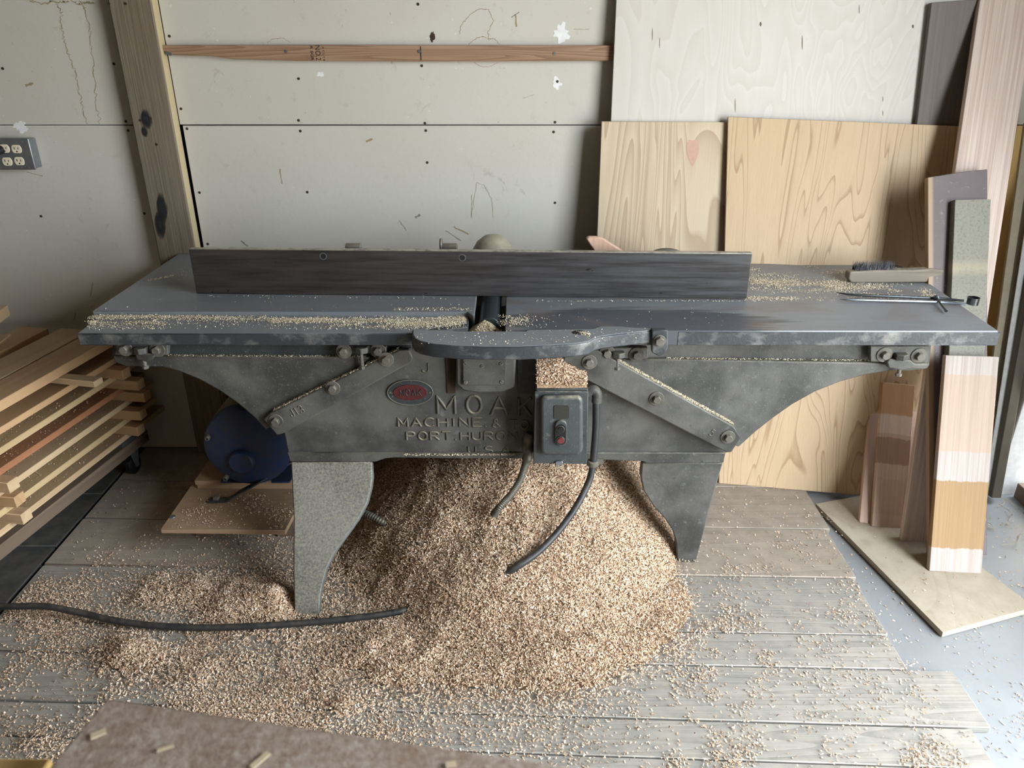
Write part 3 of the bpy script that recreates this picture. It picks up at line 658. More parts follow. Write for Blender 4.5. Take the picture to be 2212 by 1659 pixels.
# text in relief
M_PAINT_TXT = iron_paint('iron_paint_letters', '#5f5d57', '#45433f', '#a3977a', .75, .45)
def arc(cx, cy, rx, ry, a0, a1, n=14): return [(cx+rx*math.cos(math.radians(a0+(a1-a0)*k/n)), cy+ry*math.sin(math.radians(a0+(a1-a0)*k/n))) for k in range(n+1)]
GLYPH = {'M': [[(0, 0), (0, 1), (.5, .25), (1, 1), (1, 0)]], 'O': [arc(.5, .5, .5, .5, 90, 450, 24)], 'A': [[(0, 0), (.5, 1), (1, 0)], [(.2, .36), (.8, .36)]], 'K': [[(0, 0), (0, 1)], [(1, 1), (0, .42)], [(.32, .6), (1, 0)]],
 'C': [arc(.55, .5, .55, .5, 45, 315, 20)], 'H': [[(0, 0), (0, 1)], [(1, 0), (1, 1)], [(0, .5), (1, .5)]], 'I': [[(.5, 0), (.5, 1)]], 'N': [[(0, 0), (0, 1), (1, 0), (1, 1)]], 'E': [[(1, 0), (0, 0), (0, 1), (1, 1)], [(0, .5), (.8, .5)]],
 'T': [[(.5, 0), (.5, 1)], [(0, 1), (1, 1)]], 'P': [[(0, 0), (0, 1), (.5, 1)] + arc(.5, .75, .45, .25, 90, -90, 10) + [(0, .5)]], 'R': [[(0, 0), (0, 1), (.5, 1)] + arc(.5, .75, .45, .25, 90, -90, 10) + [(0, .5)], [(.45, .5), (1, 0)]],
 'U': [[(0, 1), (0, .4)] + arc(.5, .4, .5, .4, 180, 360, 12) + [(1, 1)]], 'S': [arc(.5, .74, .48, .26, 30, 270, 12) + arc(.5, .25, .5, .25, 90, -150, 12)], '.': [[(.4, .02), (.5, .06)]], 'J': [[(.9, 1), (.9, .35)] + arc(.48, .35, .42, .35, 0, -170, 10)],
 '&': [[(1, .05), (.25, .78)] + arc(.42, .82, .2, .18, 190, -60, 10) + arc(.42, .27, .38, .27, 100, 350, 12)], '1': [[(.3, .8), (.5, 1), (.5, 0)]], '3': [arc(.45, .75, .4, .25, 150, -90, 10) + arc(.45, .25, .5, .25, 90, -150, 12)], '5': [[(.9, 1), (.15, 1), (.1, .55)] + arc(.45, .3, .48, .32, 120, -150, 14)]}
def raised(body, x0, x1, y0, y1, Y, parent, r=.0032, gap=.34, ang=0.0, mat=None, nm='raised_letter'):
    """cast letters as rounded ridges, spread between image columns x0..x1, rows y0..y1, on the plane Y"""
    a, b = ony(x0, y1, Y), ony(x1, y0, Y); W_, H_ = b.x-a.x, b.z-a.z; cx_, cz_ = (a.x+b.x)/2, (a.z+b.z)/2
    wd = [.35 if ch == '.' else (.45 if ch == 'I' else 1) for ch in body]; tot = sum(wd)+gap*(len(body)-1); u_ = W_/tot; x = -W_/2; ca, sa = math.cos(ang), math.sin(ang)
    for ch, w_ in zip(body, wd):
        bm = bmesh.new()
        for st_ in GLYPH[ch]:
            pts = []
            for gx_, gy_ in st_:
                lx, lz = x+gx_*w_*u_, (gy_-.5)*H_; pts.append(Vector((cx_+lx*ca-lz*sa, Y-.0004, cz_+lx*sa+lz*ca)))
            dense = []
            for p_, q_ in zip(pts, pts[1:]): dense += [p_, p_.lerp(q_, .5)]
            tube(bm, dense+[pts[-1]], r, 8)
        finish(nm, bm, mat or M_PAINT_TXT, parent, smooth=True, auto=70); x += (w_+gap)*u_
raised('M', 946, 982, 855, 893, YB, base, .0045); raised('O', 1009, 1039, 855, 893, YB, base, .0045); raised('A', 1061, 1095, 858, 895, YB, base, .0045); raised('K', 1121, 1148, 859, 897, YB, base, .0045)
raised('MACHINE', 861, 1041, 903, 921, YB, base, .0030, .42); raised('.', 1047, 1052, 903, 921, YB, base, .003); raised('&', 1064, 1080, 906, 923, YB, base, .0028); raised('TO', 1101, 1142, 908, 926, YB, base, .0030, .5)
raised('PORT.HURON', 879, 1116, 933, 950, YB, base, .0030, .42); raised('U.S.A', 1012, 1100, 964, 979, YB, base, .0028, .5)
raised('J', 911, 926, 784, 804, YB, base, .0022)
# oval badge
def oval(px, py, rx, ry, Y, n=40): return [ony(px+rx*math.cos(2*math.pi*k/n), py+ry*math.sin(2*math.pi*k/n), Y) for k in range(n)]
bm = bmesh.new(); prism(bm, oval(886, 848, 49, 27, YB-.004), (0, .005, 0)); bd = finish('maker_badge', bm, M_PAINT_DARK, J, .001)
bm = bmesh.new(); prism(bm, oval(886, 848, 37, 17, YB-.0055), (0, .003, 0)); rd = finish('badge_field', bm, M_BADGE_RED, bd, .0005)
bm = bmesh.new(); tube(bm, oval(886, 848, 49, 27, YB-.004)+oval(886, 848, 49, 27, YB-.004)[:1], .0014, 6); finish('badge_rim', bm, M_BOLT, bd)
raised('MOAK', 864, 910, 841, 855, YB-.0057, bd, .0011, .4, 0.0, M_PAINT_DARK, 'badge_letter')
for x in (843, 929): 
    bm = bmesh.new(); cyl(bm, ony(x, 848, YB-.004), (0, -1, 0), .0025, .0015, 10); finish('badge_rivet', bm, M_BOLT, bd)
# legs
fl = onz(660, 1335); pA = Vector((0, YB-.004, .372)); pB = Vector((0, fl.y, 0)); e = (pB-pA); nl = Vector((1, 0, 0)).cross(e).normalized()
def legpts(px): return [onpl(x, y, pA, nl) for x, y in px]
LL = [(628, 997), (631, 1060), (634, 1120), (633, 1230), (636, 1338), (690, 1338), (691, 1290), (697, 1260), (706, 1228), (722, 1196), (748, 1160), (775, 1122), (793, 1088), (802, 1055), (805, 1030), (803, 997)]
bk = nl if nl.y > 0 else -nl
bm = bmesh.new(); prism(bm, legpts(LL), bk*.028)
for v in bm.verts: v.co.z = max(v.co.z, .0005)
finish('leg', bm, M_PAINT_DUSTY, J, .004)
RL = [(1387, 1000), (1384, 1030), (1390, 1060), (1412, 1095), (1437, 1122), (1452, 1145), (1460, 1170), (1463, 1214), (1504, 1214), (1530, 1110), (1562, 1000)]
plate('leg', RL, YB+.002, .03, M_PAINT, J, .004)
# rear legs, mirrored to the back
bm = bmesh.new(); q = [Vector((p.x, 2*2.19-p.y, p.z)) for p in legpts(LL)]; prism(bm, q, Vector((0, -.028, 0)))
for v in bm.verts: v.co.z = max(v.co.z, .0005)
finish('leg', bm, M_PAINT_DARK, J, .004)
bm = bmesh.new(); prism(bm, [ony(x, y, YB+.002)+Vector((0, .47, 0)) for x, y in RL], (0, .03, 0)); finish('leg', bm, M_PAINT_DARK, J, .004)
# wings under the tables
YW = 1.945
LW = [(243, 770), (248, 783), (272, 792), (318, 793), (352, 793), (388, 803), (430, 820), (475, 845), (515, 873), (550, 903), (574, 928), (640, 895), (770, 800), (800, 772)]
wl_ = plate('outfeed_wing', [(243, 769)] + LW[1:] , YW, .03, M_PAINT, J, .004)
plate('outfeed_rail', [(243, 740), (242, 771), (800, 773), (890, 773), (890, 744)], YW+.014, .03, M_PAINT_DARK, J, .002)
RW = [(1435, 776), (2010, 786), (2004, 797), (1960, 802), (1925, 801), (1870, 810), (1815, 825), (1760, 847), (1710, 875), (1668, 905), (1630, 935), (1596, 966), (1560, 952), (1330, 795), (1300, 776)]
plate('infeed_wing', RW, YW, .03, M_PAINT, J, .004)
plate('infeed_rail', [(1290, 744), (2012, 744), (2008, 790), (1900, 778), (1290, 778)], YW+.014, .03, M_PAINT, J, .002)
box('table_rib', (-.98, YW+.04, .735), (-.62, 2.5, .765), M_PAINT_DARK, J); box('table_rib', (.63, YW+.04, .735), (1.0, 2.5, .765), M_PAINT_DARK, J)
# inclined ways (dark bars behind braces)
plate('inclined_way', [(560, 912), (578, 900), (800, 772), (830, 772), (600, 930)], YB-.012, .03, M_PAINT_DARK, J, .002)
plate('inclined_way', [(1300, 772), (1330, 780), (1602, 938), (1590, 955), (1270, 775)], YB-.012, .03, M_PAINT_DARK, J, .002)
# diagonal gib bars with bolts
YG = 1.925
gl = plate('gib_bar', [(568, 906), (586, 891), (862, 757), (884, 757), (893, 773), (889, 783), (612, 937), (598, 941)], YG, .024, M_PAINT, J, .004)
gr = plate('gib_bar', [(1216, 778), (1222, 764), (1290, 757), (1300, 762), (1586, 921), (1602, 946), (1580, 978), (1570, 978), (1236, 806), (1222, 797)], YG, .024, M_PAINT, J, .004)
for par, pts in ((gl, ((596, 909), (719, 838), (834, 776))), (gr, ((1273, 782), (1418, 861), (1572, 944)))):
    for x, y in pts: hexbolt('bolt', ony(x, y, YG), (0, -1, 0), .0125, .013, M_BOLT, par, 1.7, random.uniform(0, 1))
raised('J13', 625, 655, 880, 896, YG, gl, .0016, .4, math.radians(24)); raised('5', 1534, 1543, 928, 941, YG, gr, .0014, .4, math.radians(-30))
# tables
ro = onz(378, 552, ZT)
def zpt(px, py, z): p = onz(px, py, z); return (p.x, p.y)
ot = slab('outfeed_table', [zpt(199, 672, ZT), zpt(1010, 673, ZT), (-.105, 2.00), (-.105, 2.63), zpt(436, 541, ZT), zpt(405, 542, ZT), zpt(385, 548, ZT), zpt(368, 560, ZT)], ZT, .045, M_TABLE, J, .002)
lg = slab('rabbeting_ledge', [(-1.156, 1.905), (-.20, 1.905), (-.20, 1.93), (-.12, 1.96), (-.12, 2.06), (-1.160, 2.06)], ZL, .034, M_EDGE, J, .003)
slab('ledge_surface', [(-1.153, 1.908), (-.255, 1.908), (-.21, 1.95), (-.125, 1.98), (-.125, 2.06), (-1.157, 2.06)], ZL+.0008, .004, M_TABLE, lg, .0005)
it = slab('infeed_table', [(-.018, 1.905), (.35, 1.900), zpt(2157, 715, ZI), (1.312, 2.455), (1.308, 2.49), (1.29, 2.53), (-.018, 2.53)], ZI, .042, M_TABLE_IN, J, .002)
slab('table_front_edge', [(.44, 1.8985), (1.289, 1.8945), (1.289, 1.91), (.44, 1.91)], ZI-.004, .037, M_EDGE, it, .001)
bm = bmesh.new(); bx(bm, (-.10, 1.97, .70), (-.02, 2.6, .735)); finish('cutter_throat', bm, M_BLACK, J)
bm = bmesh.new(); cyl(bm, (-.062, 1.985, .785), (0, 1, 0), .0305, .62, 40); ct = finish('cutterhead', bm, M_CUTTER, J, .002, smooth=True)
# rabbeting arm
top = [(890, 712), (889, 722), (893, 731), (906, 738), (935, 744), (985, 748), (1050, 750), (1120, 750), (1190, 747), (1245, 743), (1272, 739), (1286, 731), (1300, 727), (1340, 722), (1395, 716), (1413, 714), (1413, 708), (1370, 707), (1340, 704), (1300, 704), (1280, 710), (1142, 712), (1136, 715), (985, 715), (975, 711)]
arm = slab('rabbeting_arm', [zpt(x, y, ZI+.001) for x, y in top], ZI+.001, .036, M_EDGE, J, .004)
slab('arm_surface', [zpt(x, y, ZI+.0018) for x, y in [(893, 713), (893, 722), (897, 730), (908, 736), (936, 742), (986, 746), (1050, 748), (1120, 748), (1190, 745), (1244, 741), (1270, 737), (1284, 729), (1300, 725), (1340, 720), (1395, 714.5), (1410, 712), (1410, 709), (1370, 708), (1340, 705), (1300, 705), (1280, 711), (1142, 713), (1136, 716), (985, 716), (975, 713)]], ZI+.0018, .003, M_TABLE, arm, .0005)
tb = plate('arm_tab', [(1408, 713), (1443, 713), (1443, 752), (1436, 765), (1424, 770), (1408, 762)], 1.885, .02, M_EDGE, arm, .003)
hexbolt('bolt', ony(1424, 736, 1.885), (0, -1, 0), .0135, .012, M_BOLT, arm, 1.25, .5)
bm = bmesh.new(); prism(bm, oval(1250, 718, 14, 5, 1.9)[:0] or [Vector((*zpt(1250+15*math.cos(2*math.pi*k/20), 718+4.5*math.sin(2*math.pi*k/20), ZI+.002), ZI+.0022)) for k in range(20)], (0, 0, -.001)); finish('oil_hole', bm, M_SOCK, arm)
# arm bracket / bearing housing with cover plate
plate('bearing_housing', [(985, 752), (1116, 752), (1112, 838), (1085, 848), (1035, 850), (1000, 845), (985, 830)], 1.93, .04, M_PAINT, J, .006)
cp = plate('cover_plate', [(1000, 775), (1094, 775), (1092, 832), (1000, 832)], 1.922, .010, M_PAINT, J, .0015)
for x, y in ((1004, 786), (1042, 791), (1083, 786), (1006, 826), (1084, 825)):
    bm = bmesh.new(); cyl(bm, ony(x, y, 1.922), (0, -1, 0), .0055, .002, 14); sc = finish('slotted_screw', bm, M_BOLT, cp, .0005)
    p = ony(x, y, 1.9195); a = random.uniform(0, 3); bm = bmesh.new(); d = Vector((math.cos(a), 0, math.sin(a))); e2 = Vector((-d.z, 0, d.x))*.0006
    prism(bm, [p+d*.005+e2, p+d*.005-e2, p-d*.005-e2, p-d*.005+e2], (0, .0004, 0)); finish('screw_slot', bm, M_SOCK, sc)
plate('oil_channel', [(962, 772), (984, 772), (984, 850), (966, 850)], YB-.004, .01, m_simple('rusty_oil_dust', '#35271a', .9, 0, .5, 60), J, .001)
plate('chip_chute_side', [(1118, 770), (1160, 770), (1160, 850), (1118, 850)], YB-.008, .012, M_PAINT_DARK, J, .001)
# table clamps: bolts and jack screws under both tables
def clamp(pts, jack, Y, pad):
    cb = plate('clamp_block', pad, Y, .02, M_PAINT, J, .003)
    for x, y in pts: hexbolt('bolt', ony(x, y, Y), (0, -1, 0), .0125, .014, M_BOLT, cb, 1.75, random.uniform(0, 1))
    x, y, x2, y2 = jack
    pz = ony(x, y, Y-.006); bm = bmesh.new(); cyl(bm, pz+Vector((0, 0, -.008)), (0, 0, 1), .019, .016, 6); finish('jack_nut', bm, M_PAINT, cb, .002)
    qz = ony(x2, y2, Y-.006); bm = bmesh.new(); cyl(bm, qz, (0, 0, 1), .0055, pz.z-qz.z, 10); cyl(bm, qz, (0, 0, 1), .009, .008, 6); finish('jack_screw', bm, M_BOLT, cb, .0008)
clamp(((270, 753), (340, 755)), (305, 756, 315, 796), 1.93, [(248, 744), (362, 744), (362, 768), (248, 768)])
plate('jack_lug', [(290, 764), (335, 764), (332, 775), (318, 783), (295, 778)], 1.918, .03, M_PAINT, J, .004)
clamp(((1910, 766), (1984, 768)), (1946, 769, 1940, 812), 1.932, [(1880, 748), (2008, 748), (2006, 785), (1880, 782)])
plate('jack_lug', [(1915, 782), (1922, 776), (1968, 778), (1976, 786), (2006, 786), (2002, 798), (1970, 797), (1950, 801), (1920, 796)], 1.92, .03, M_PAINT, J, .004)
clamp(((743, 758), (817, 757)), (782, 755, 783, 796), 1.935, [(725, 748), (835, 748), (835, 764), (725, 764)])
clamp(((1311, 762), (1375, 766)), (1336, 765, 1333, 798), 1.935, [(1296, 752), (1400, 752), (1400, 775), (1296, 775)])
# fence
fl_, fr = Vector((-.943, 2.196, ZT)), Vector((.688, 2.149, ZI+.002))
zf = .950
fdir = (fr-fl_); fdir.z = 0; Lf = fdir.length; fdir.normalize(); fn = Vector((-fdir.y, fdir.x, 0))
Mf = Matrix.Translation(fl_) @ Matrix((fdir, fn, Vector((0, 0, 1)))).transposed().to_4x4()
hf = zf-ZT-.001
def fence_mesh():
    bm = bmesh.new(); n = 20; holes = [((707-425)/1190*Lf + .007, hf-.0175), ((1005-425)/1190*Lf+.004, hf-.0185)]
    bx(bm, (0, 0, .0), (Lf, .022, hf)); return bm, holes
bm, holes = fence_mesh()
for v in bm.verts: pass
fence = finish('fence', bm, M_FENCE, J, .002, M=Mf @ Matrix.Translation((0, 0, .0012)))
for hx, hz_ in holes:
    bm = bmesh.new(); lathe(bm, (0, 0, 0), (0, -1, 0), [(.0088, -.001), (.0105, -.0002), (.0105, .0006), (.0085, .0008), (.0085, -.0002)], 20)
    finish('hole_rim', bm, M_GALV, fence, M=Mf @ Matrix.Translation((hx, 0, hz_)))
    bm = bmesh.new(); cyl(bm, (0, .0004, 0), (0, -1, 0), .0085, .0008, 20); finish('bolt_hole', bm, M_SOCK, fence, M=Mf @ Matrix.Translation((hx, 0, hz_)))
# fence bracket hardware behind
fb = box('fence_bracket', (-.55, 2.225, ZT+.001), (-.15, 2.36, ZT+.05), M_PAINT, J, .006)
for px, py in ((765, 528), (972, 528)):
    p = ony(px, py+8, 2.26); bm = bmesh.new(); bx(bm, (p.x-.02, 2.235, ZT+.04), (p.x+.02, 2.27, p.z+.004)); finish('bracket_lug', bm, M_BOLT, J, .003)
    bm = bmesh.new(); cyl(bm, p+Vector((-.022, -.01, .004)), (1, 0, 0), .0135, .045, 18); finish('pivot_pin', bm, M_BOLT, J, .002)
p = ony(955, 530, 2.26); bm = bmesh.new(); lathe(bm, p+Vector((-.006, -.005, .003)), (1, 0, 0), [(0, 0), (.018, .0), (.02, .004), (.018, .008), (0, .008)], 20); finish('thumb_wheel', bm, M_BOLT, J, smooth=True)
p = ony(1065, 541, 2.36); 
bm = bmesh.new(); lathe(bm, Vector((p.x, 2.36, p.z-.09)), (0, 0, 1), [(.06, -.08), (.075, 0), (.074, .05), (.066, .09), (.05, .118), (.028, .135), (0, .14)], 32); finish('belt_guard_dome', bm, m_simple('dusty_cast_cover', '#8f8878', .6, 0, .2, 25, '#b3aa96', .6), J, smooth=True)
p = ony(1440, 545, 2.42); bm = bmesh.new(); lathe(bm, Vector((p.x, 2.40, ZI-.02)), (0, 1, 0), [(0, 0), (.085, 0), (.105, .012), (.105, .03), (.085, .04), (0, .04)], 40)
hw = finish('hand_wheel', bm, M_PAINT, J, smooth=True)
hw.matrix_basis.translation.z += (p.z+.012) - (ZI-.02+.105)
# push stick behind the fence
t = ony(1268, 516, 2.24)
bm = bmesh.new(); prism(bm, [ony(x, y, 2.24) for x, y in ((1266, 517), (1271, 512), (1300, 513), (1345, 542), (1420, 600), (1395, 612), (1285, 545))], (0, .02, 0))
ps = finish('push_stick', bm, straight('pink_offcut', '#c9a893', '#b08d78', 80), None, .004); setp(ps, 'pinkish wooden push stick poking up behind the fence', 'push stick')
# switch box
YS = 1.872
sb = plate('switch_box', [(1157, 839), (1271, 839), (1268, 1002), (1153, 1000)], YS, YB-YS, M_PAINT_DARK, J, .004)
pw = lambda pts, y, th, nm, mt, par, bv: plate(nm, pts, y, th, mt, par, bv)
def rrect(x0, y0, x1, y1, r, n=6):
    out = []
    for cx_, cy_, a0 in ((x1-r, y0+r, -90), (x1-r, y1-r, 0), (x0+r, y1-r, 90), (x0+r, y0+r, 180)):
        for k in range(n+1): a = math.radians(a0+90*k/n); out.append((cx_+r*math.cos(a), cy_+r*math.sin(a)))
    return out
M_BOXP = iron_paint('switch_box_paint', '#474b4c', '#3b3f40', '#cfc4a8', .5, .55, .38)
plate('box_cover', [(1155, 846), (1271, 846), (1268, 1003), (1152, 1001)], YS-.004, .006, M_BOXP, sb, .002)
cvr = plate('raised_panel', rrect(1167, 857, 1260, 985, 14), YS-.022, .02, M_BOXP, sb, .014, seg=5)
plate('data_plate', rrect(1196, 876, 1230, 905, 4), YS-.0235, .003, m_simple('dull_plate', '#34342f', .6, .3, .4, 200), sb, .0006)
plate('button_well', rrect(1199, 909, 1225, 964, 12.5), YS-.030, .012, M_BOXP, sb, .002, seg=3)
plate('button_recess', rrect(1201.5, 916, 1222.5, 961, 10), YS-.0306, .002, M_BLACK, sb, .0003)
for (x, y, m, nm) in ((1211, 928, M_BLACK, 'start_button'), (1211, 951, M_RED, 'stop_button')):
    bm = bmesh.new(); lathe(bm, ony(x, y, YS-.030), (0, -1, 0), [(.0, 0), (.0095, 0), (.0095, .003), (.0085, .0045), (0, .0045)], 24); finish(nm, bm, m, sb, smooth=True)
    bm = bmesh.new(); pp = ony(x, y, YS-.0325); tube(bm, [pp+Vector((.0105*math.cos(k*math.pi/12), 0, .0105*math.sin(k*math.pi/12))) for k in range(25)], .0008, 6); finish('button_ring', bm, M_CONDUIT, sb)
plate('locking_tab', rrect(1200, 997, 1216, 1006, 3), YS-.01, .004, M_GALV, sb, .001)
# conduits on the machine
el = [ony(1268, 848, 1.92), ony(1281, 842, 1.92), ony(1289, 850, 1.92), ony(1289, 868, 1.92)]
bm = bmesh.new(); tube(bm, spline(el, 6), .0145, 16); finish('conduit_elbow', bm, M_PAINT, J, smooth=True)
bm = bmesh.new(); tube(bm, spline([ony(1288, 866, 1.92), ony(1287, 930, 1.92), ony(1281, 1000, 1.915)], 6), .0105, 16); finish('rigid_conduit', bm, M_RUBBER, J, smooth=True)
bm = bmesh.new(); p = ony(1281, 995, 1.915); lathe(bm, p, (-.1, 0, -1), [(.012, 0), (.0165, .002), (.0165, .014), (.012, .018)], 20); bx(bm, p+Vector((.008, .0, -.012)), p+Vector((.03, .006, .004))); finish('conduit_clamp', bm, M_BOLT, J, smooth=True)
cn = [ony(1146, 935, 1.93), ony(1141, 960, 1.93), ony(1139, 985, 1.925), ony(1136, 1003, 1.92)]
bm = bmesh.new(); tube(bm, spline(cn, 5), .016, 16, lambda i: (.012, .016, .0175, .016, .014, .0165, .018, .018, .015, .013, .014, .015, .015, .0125, .012, .012)[min(i, 15)]); finish('conduit_connector', bm, M_CONDUIT, J, smooth=True)
def flex(name, pts, r, parent, mat, pitch=.0045):
    P = spline(pts, 40); d = 0; ds = [0]
    for a, b in zip(P, P[1:]): d += (b-a).length; ds.append(d)
    N = int(d/(pitch/4)); Q = []
    for k in range(N+1):
        s = d*k/N; i = max(0, np.searchsorted(ds, s)-1); i = min(i, len(P)-2); tt = (s-ds[i])/max(1e-9, ds[i+1]-ds[i]); Q.append(P[i]+(P[i+1]-P[i])*tt)
    bm = bmesh.new(); tube(bm, Q, r, 12, lambda i: r*(1.06 if i % 4 < 2 else .88)); return finish(name, bm, mat, parent, smooth=True, auto=60)
flex('flexible_conduit', [ony(1136, 998, 1.92), ony(1124, 1035, 1.90), ony(1104, 1068, 1.87), ony(1080, 1094, 1.84), ony(1066, 1112, 1.85)], .0105, J, M_CONDUIT)
flex('flexible_conduit', [ony(785, 1108, 2.02), ony(806, 1117, 2.0), ony(830, 1130, 1.985), ony(850, 1142, 1.99)], .0115, J, M_CONDUIT, .008)

# ---------------------------------------------------------------- cables
ca = empty('power_cable', onz(1100, 1235, .1), 'black rubber cable hanging from the switch box into the sawdust', 'cable')
bm = bmesh.new(); tube(bm, spline([ony(1281, 1003, 1.915), ony(1272, 1040, 1.90), ony(1246, 1092, 1.86), ony(1210, 1143, 1.815), ony(1165, 1190, 1.765), ony(1120, 1222, 1.73), ony(1090, 1240, 1.725)], 8), .0098, 14); finish('cable_sheath', bm, M_RUBBER, ca, smooth=True)
cb = empty('floor_cable', onz(400, 1355, 0), 'thick black cable snaking across the floor planks in front', 'cable')
pts = [onz(-120, 1305, .03), onz(-40, 1310, .03), onz(40, 1310, .04), onz(100, 1310, .045), onz(170, 1323, .035), onz(250, 1341, .025), onz(340, 1352, .02), onz(440, 1356, .018), onz(560, 1352, .02), onz(690, 1343, .022), onz(800, 1331, .03), onz(862, 1321, .035), onz(900, 1312, .03)]
bm = bmesh.new(); tube(bm, spline(pts, 8), .0095, 14); finish('cable_sheath', bm, M_RUBBER, cb, smooth=True)

# ---------------------------------------------------------------- motor on its plywood mount
ZM = .115
mb = empty('motor_mount', (-.9, 2.15, 0), 'raised plywood motor mount with doubled plywood block and steel strap', 'motor mount')
slab('mount_board', [zpt(347, 1143, ZM), zpt(616, 1146, ZM), (zpt(616, 1146, ZM)[0]+.02, 2.42), (zpt(347, 1143, ZM)[0], 2.42)], ZM, .016, M_MOTORPLY, mb, .001, seg=1)
b0 = onz(422, 1038, ZM+.036); b1 = onz(640, 1038, ZM+.036)
for k in range(2): box('plywood_block', (b0.x-.003*k, b0.y+.004*(1-k), ZM+.0005+.018*k), (b1.x, 2.44, ZM+.018+.018*k), M_MOTORPLY, mb, .001, seg=1)
for x in (-1.02, -.75): box('support_block', (x-.03, 2.1, .0), (x+.03, 2.4, ZM-.0165), M_RAIL, mb)
bm = bmesh.new(); cyl(bm, onz(373, 1117, ZM), (0, 0, 1), .0095, .003, 18); finish('carriage_bolt', bm, M_GALV, mb, .001)
s = [onz(452, 1081, ZM+.004), onz(478, 1080, ZM+.004), onz(495, 1078, ZM+.006), onz(520, 1062, ZM+.03), onz(560, 1040, ZM+.06), onz(640, 990, ZM+.115)]
S_ = spline(s, 5); bm = bmesh.new(); prev = None
for i, p in enumerate(S_):
    tt = (S_[min(i+1, len(S_)-1)]-S_[max(0, i-1)]).normalized(); y_ = Vector((0, 1, 0)); nn = tt.cross(y_).normalized()*.0025
    cur = [bm.verts.new(p+y_*a*.014+nn*b) for a, b in ((-1, -1), (1, -1), (1, 1), (-1, 1))]
    if prev:
        for k in range(4): bm.faces.new((prev[k], prev[(k+1) % 4], cur[(k+1) % 4], cur[k]))
    else: bm.faces.new(cur)
    prev = cur
bm.faces.new(prev); finish('steel_strap', bm, M_PAINT_DARK, mb)
p = onz(468, 1078, ZM+.006); box('square_nut', p-Vector((.009, .009, 0)), p+Vector((.009, .009, .009)), M_BOLT, mb, .001)
mo = empty('electric_motor', (-.9, 2.2, ZM+.037), 'electric motor with blue end bell under the left table', 'motor')
ym = 2.16; c = ony(525, 940, ym); R_ = (ony(525, 940, ym)-ony(429, 940, ym)).length
c = Vector((c.x, ym, ZM+.037+R_+.004))
bm = bmesh.new(); lathe(bm, c, (0, 1, 0), [(0, -.006), (R_*.35, -.006), (R_*.8, 0), (R_*.96, .012), (R_, .03), (R_, .05), (0, .05)], 56); eb = finish('end_bell', bm, M_BLUE, mo, smooth=True)
bm = bmesh.new(); lathe(bm, c+Vector((0, .05, 0)), (0, 1, 0), [(0, 0), (R_*1.0, 0), (R_*1.0, .04), (R_*.985, .042), (R_*.985, .045), (R_, .047), (R_, .30), (R_*.9, .33), (0, .33)], 56); finish('motor_shell', bm, M_MOTOR, mo, smooth=True)
hub = c + Vector((-R_*.10, 0, -R_*.26))
bm = bmesh.new(); lathe(bm, Vector((hub.x, ym+.004, hub.z)), (0, -1, 0), [(.042, 0), (.041, .022), (.036, .028), (0, .028)], 36); finish('shaft_cap', bm, M_BLUE, eb, smooth=True)
for x, y in ((-.80, .32), (-.56, -.74)):
    p = c + Vector((R_*x, 0, R_*y)); bm = bmesh.new(); lathe(bm, Vector((p.x, ym+.012, p.z)), (0, -1, 0), [(.009, 0), (.009, .02), (.006, .024), (.004, .024), (.004, .016), (0, .016)], 16); finish('end_bolt', bm, M_BOLT, eb, smooth=True)
for x in (-1, 1): box('motor_foot', (c.x+x*R_*.6-.03, ym+.03, ZM+.037), (c.x+x*R_*.55+.04, ym+.30, ZM+.043), M_BLUE, mo, .002)

# ---------------------------------------------------------------- things on the infeed table
br_ = empty('wire_brush', onz(1935, 605, ZI), 'wooden wire scratch brush lying bristles up on the right table', 'brush')
ybf = onz(1935, 612, ZI).y
prof = [(1835, 612), (1833, 600), (1836, 590), (1843, 588)]
zb = ZI
def brp(px, py): return ony(px, py, ybf)
side_px = [(1838, 612), (1833, 603), (1835, 590), (1842, 587), (1900, 584), (1975, 584), (1995, 583), (2013, 581), (2034, 583), (2041, 584), (2036, 596), (2022, 607), (2010, 610), (1950, 611), (1900, 613)]
bm = bmesh.new(); prism(bm, [brp(x, y) for x, y in side_px], (0, .034, 0))
for v in bm.verts: v.co.z = max(v.co.z, ZI+.0005)
hb = finish('brush_handle', bm, wood('grey_brush_wood', '#8d8376', '#5f564b', 8, .1, .4, .3, .7, '#b8ae9d', .5, axis='x'), br_, .005, seg=3)
bm = bmesh.new(); p = brp(2022, 583)+Vector((0, .017, .0015)); cyl(bm, p, (0, 0, 1), .005, .001, 12); finish('hang_hole', bm, M_SOCK, hb)
bm = bmesh.new(); r = random.Random(3); za = brp(1880, 587).z
xa, xb = brp(1848, 585).x, brp(1932, 585).x
for k in range(420):
    x = r.uniform(xa, xb); y = ybf + r.uniform(.004, .03); b_ = Vector((x, y, za-.003)); t_ = b_+Vector((r.gauss(0, .005)+.003, r.gauss(0, .004), r.uniform(.024, .038)))
    sd = Vector((.0008, 0, 0)); sq = Vector((0, .0008, 0)); a = [bm.verts.new(b_+q) for q in (sd, sq, -sd)]; tv = bm.verts.new(t_)
    for i in range(3): bm.faces.new((a[i], a[(i+1) % 3], tv))
o = finish('bristles', bm, m_simple('dark_wire', '#3b3c40', .4, .6), br_); o['kind'] = 'stuff'
cal = empty('spring_calipers', onz(1990, 645, ZI), 'slender steel spring dividers overhanging the right end of the table', 'calipers')
M_STEEL = m_simple('bright_steel', '#9aa0aa', .25, .9, .1, 80); M_DSTEEL = m_simple('dark_steel', '#55595c', .3, .85, .15, 80)
zc = ZI+.006
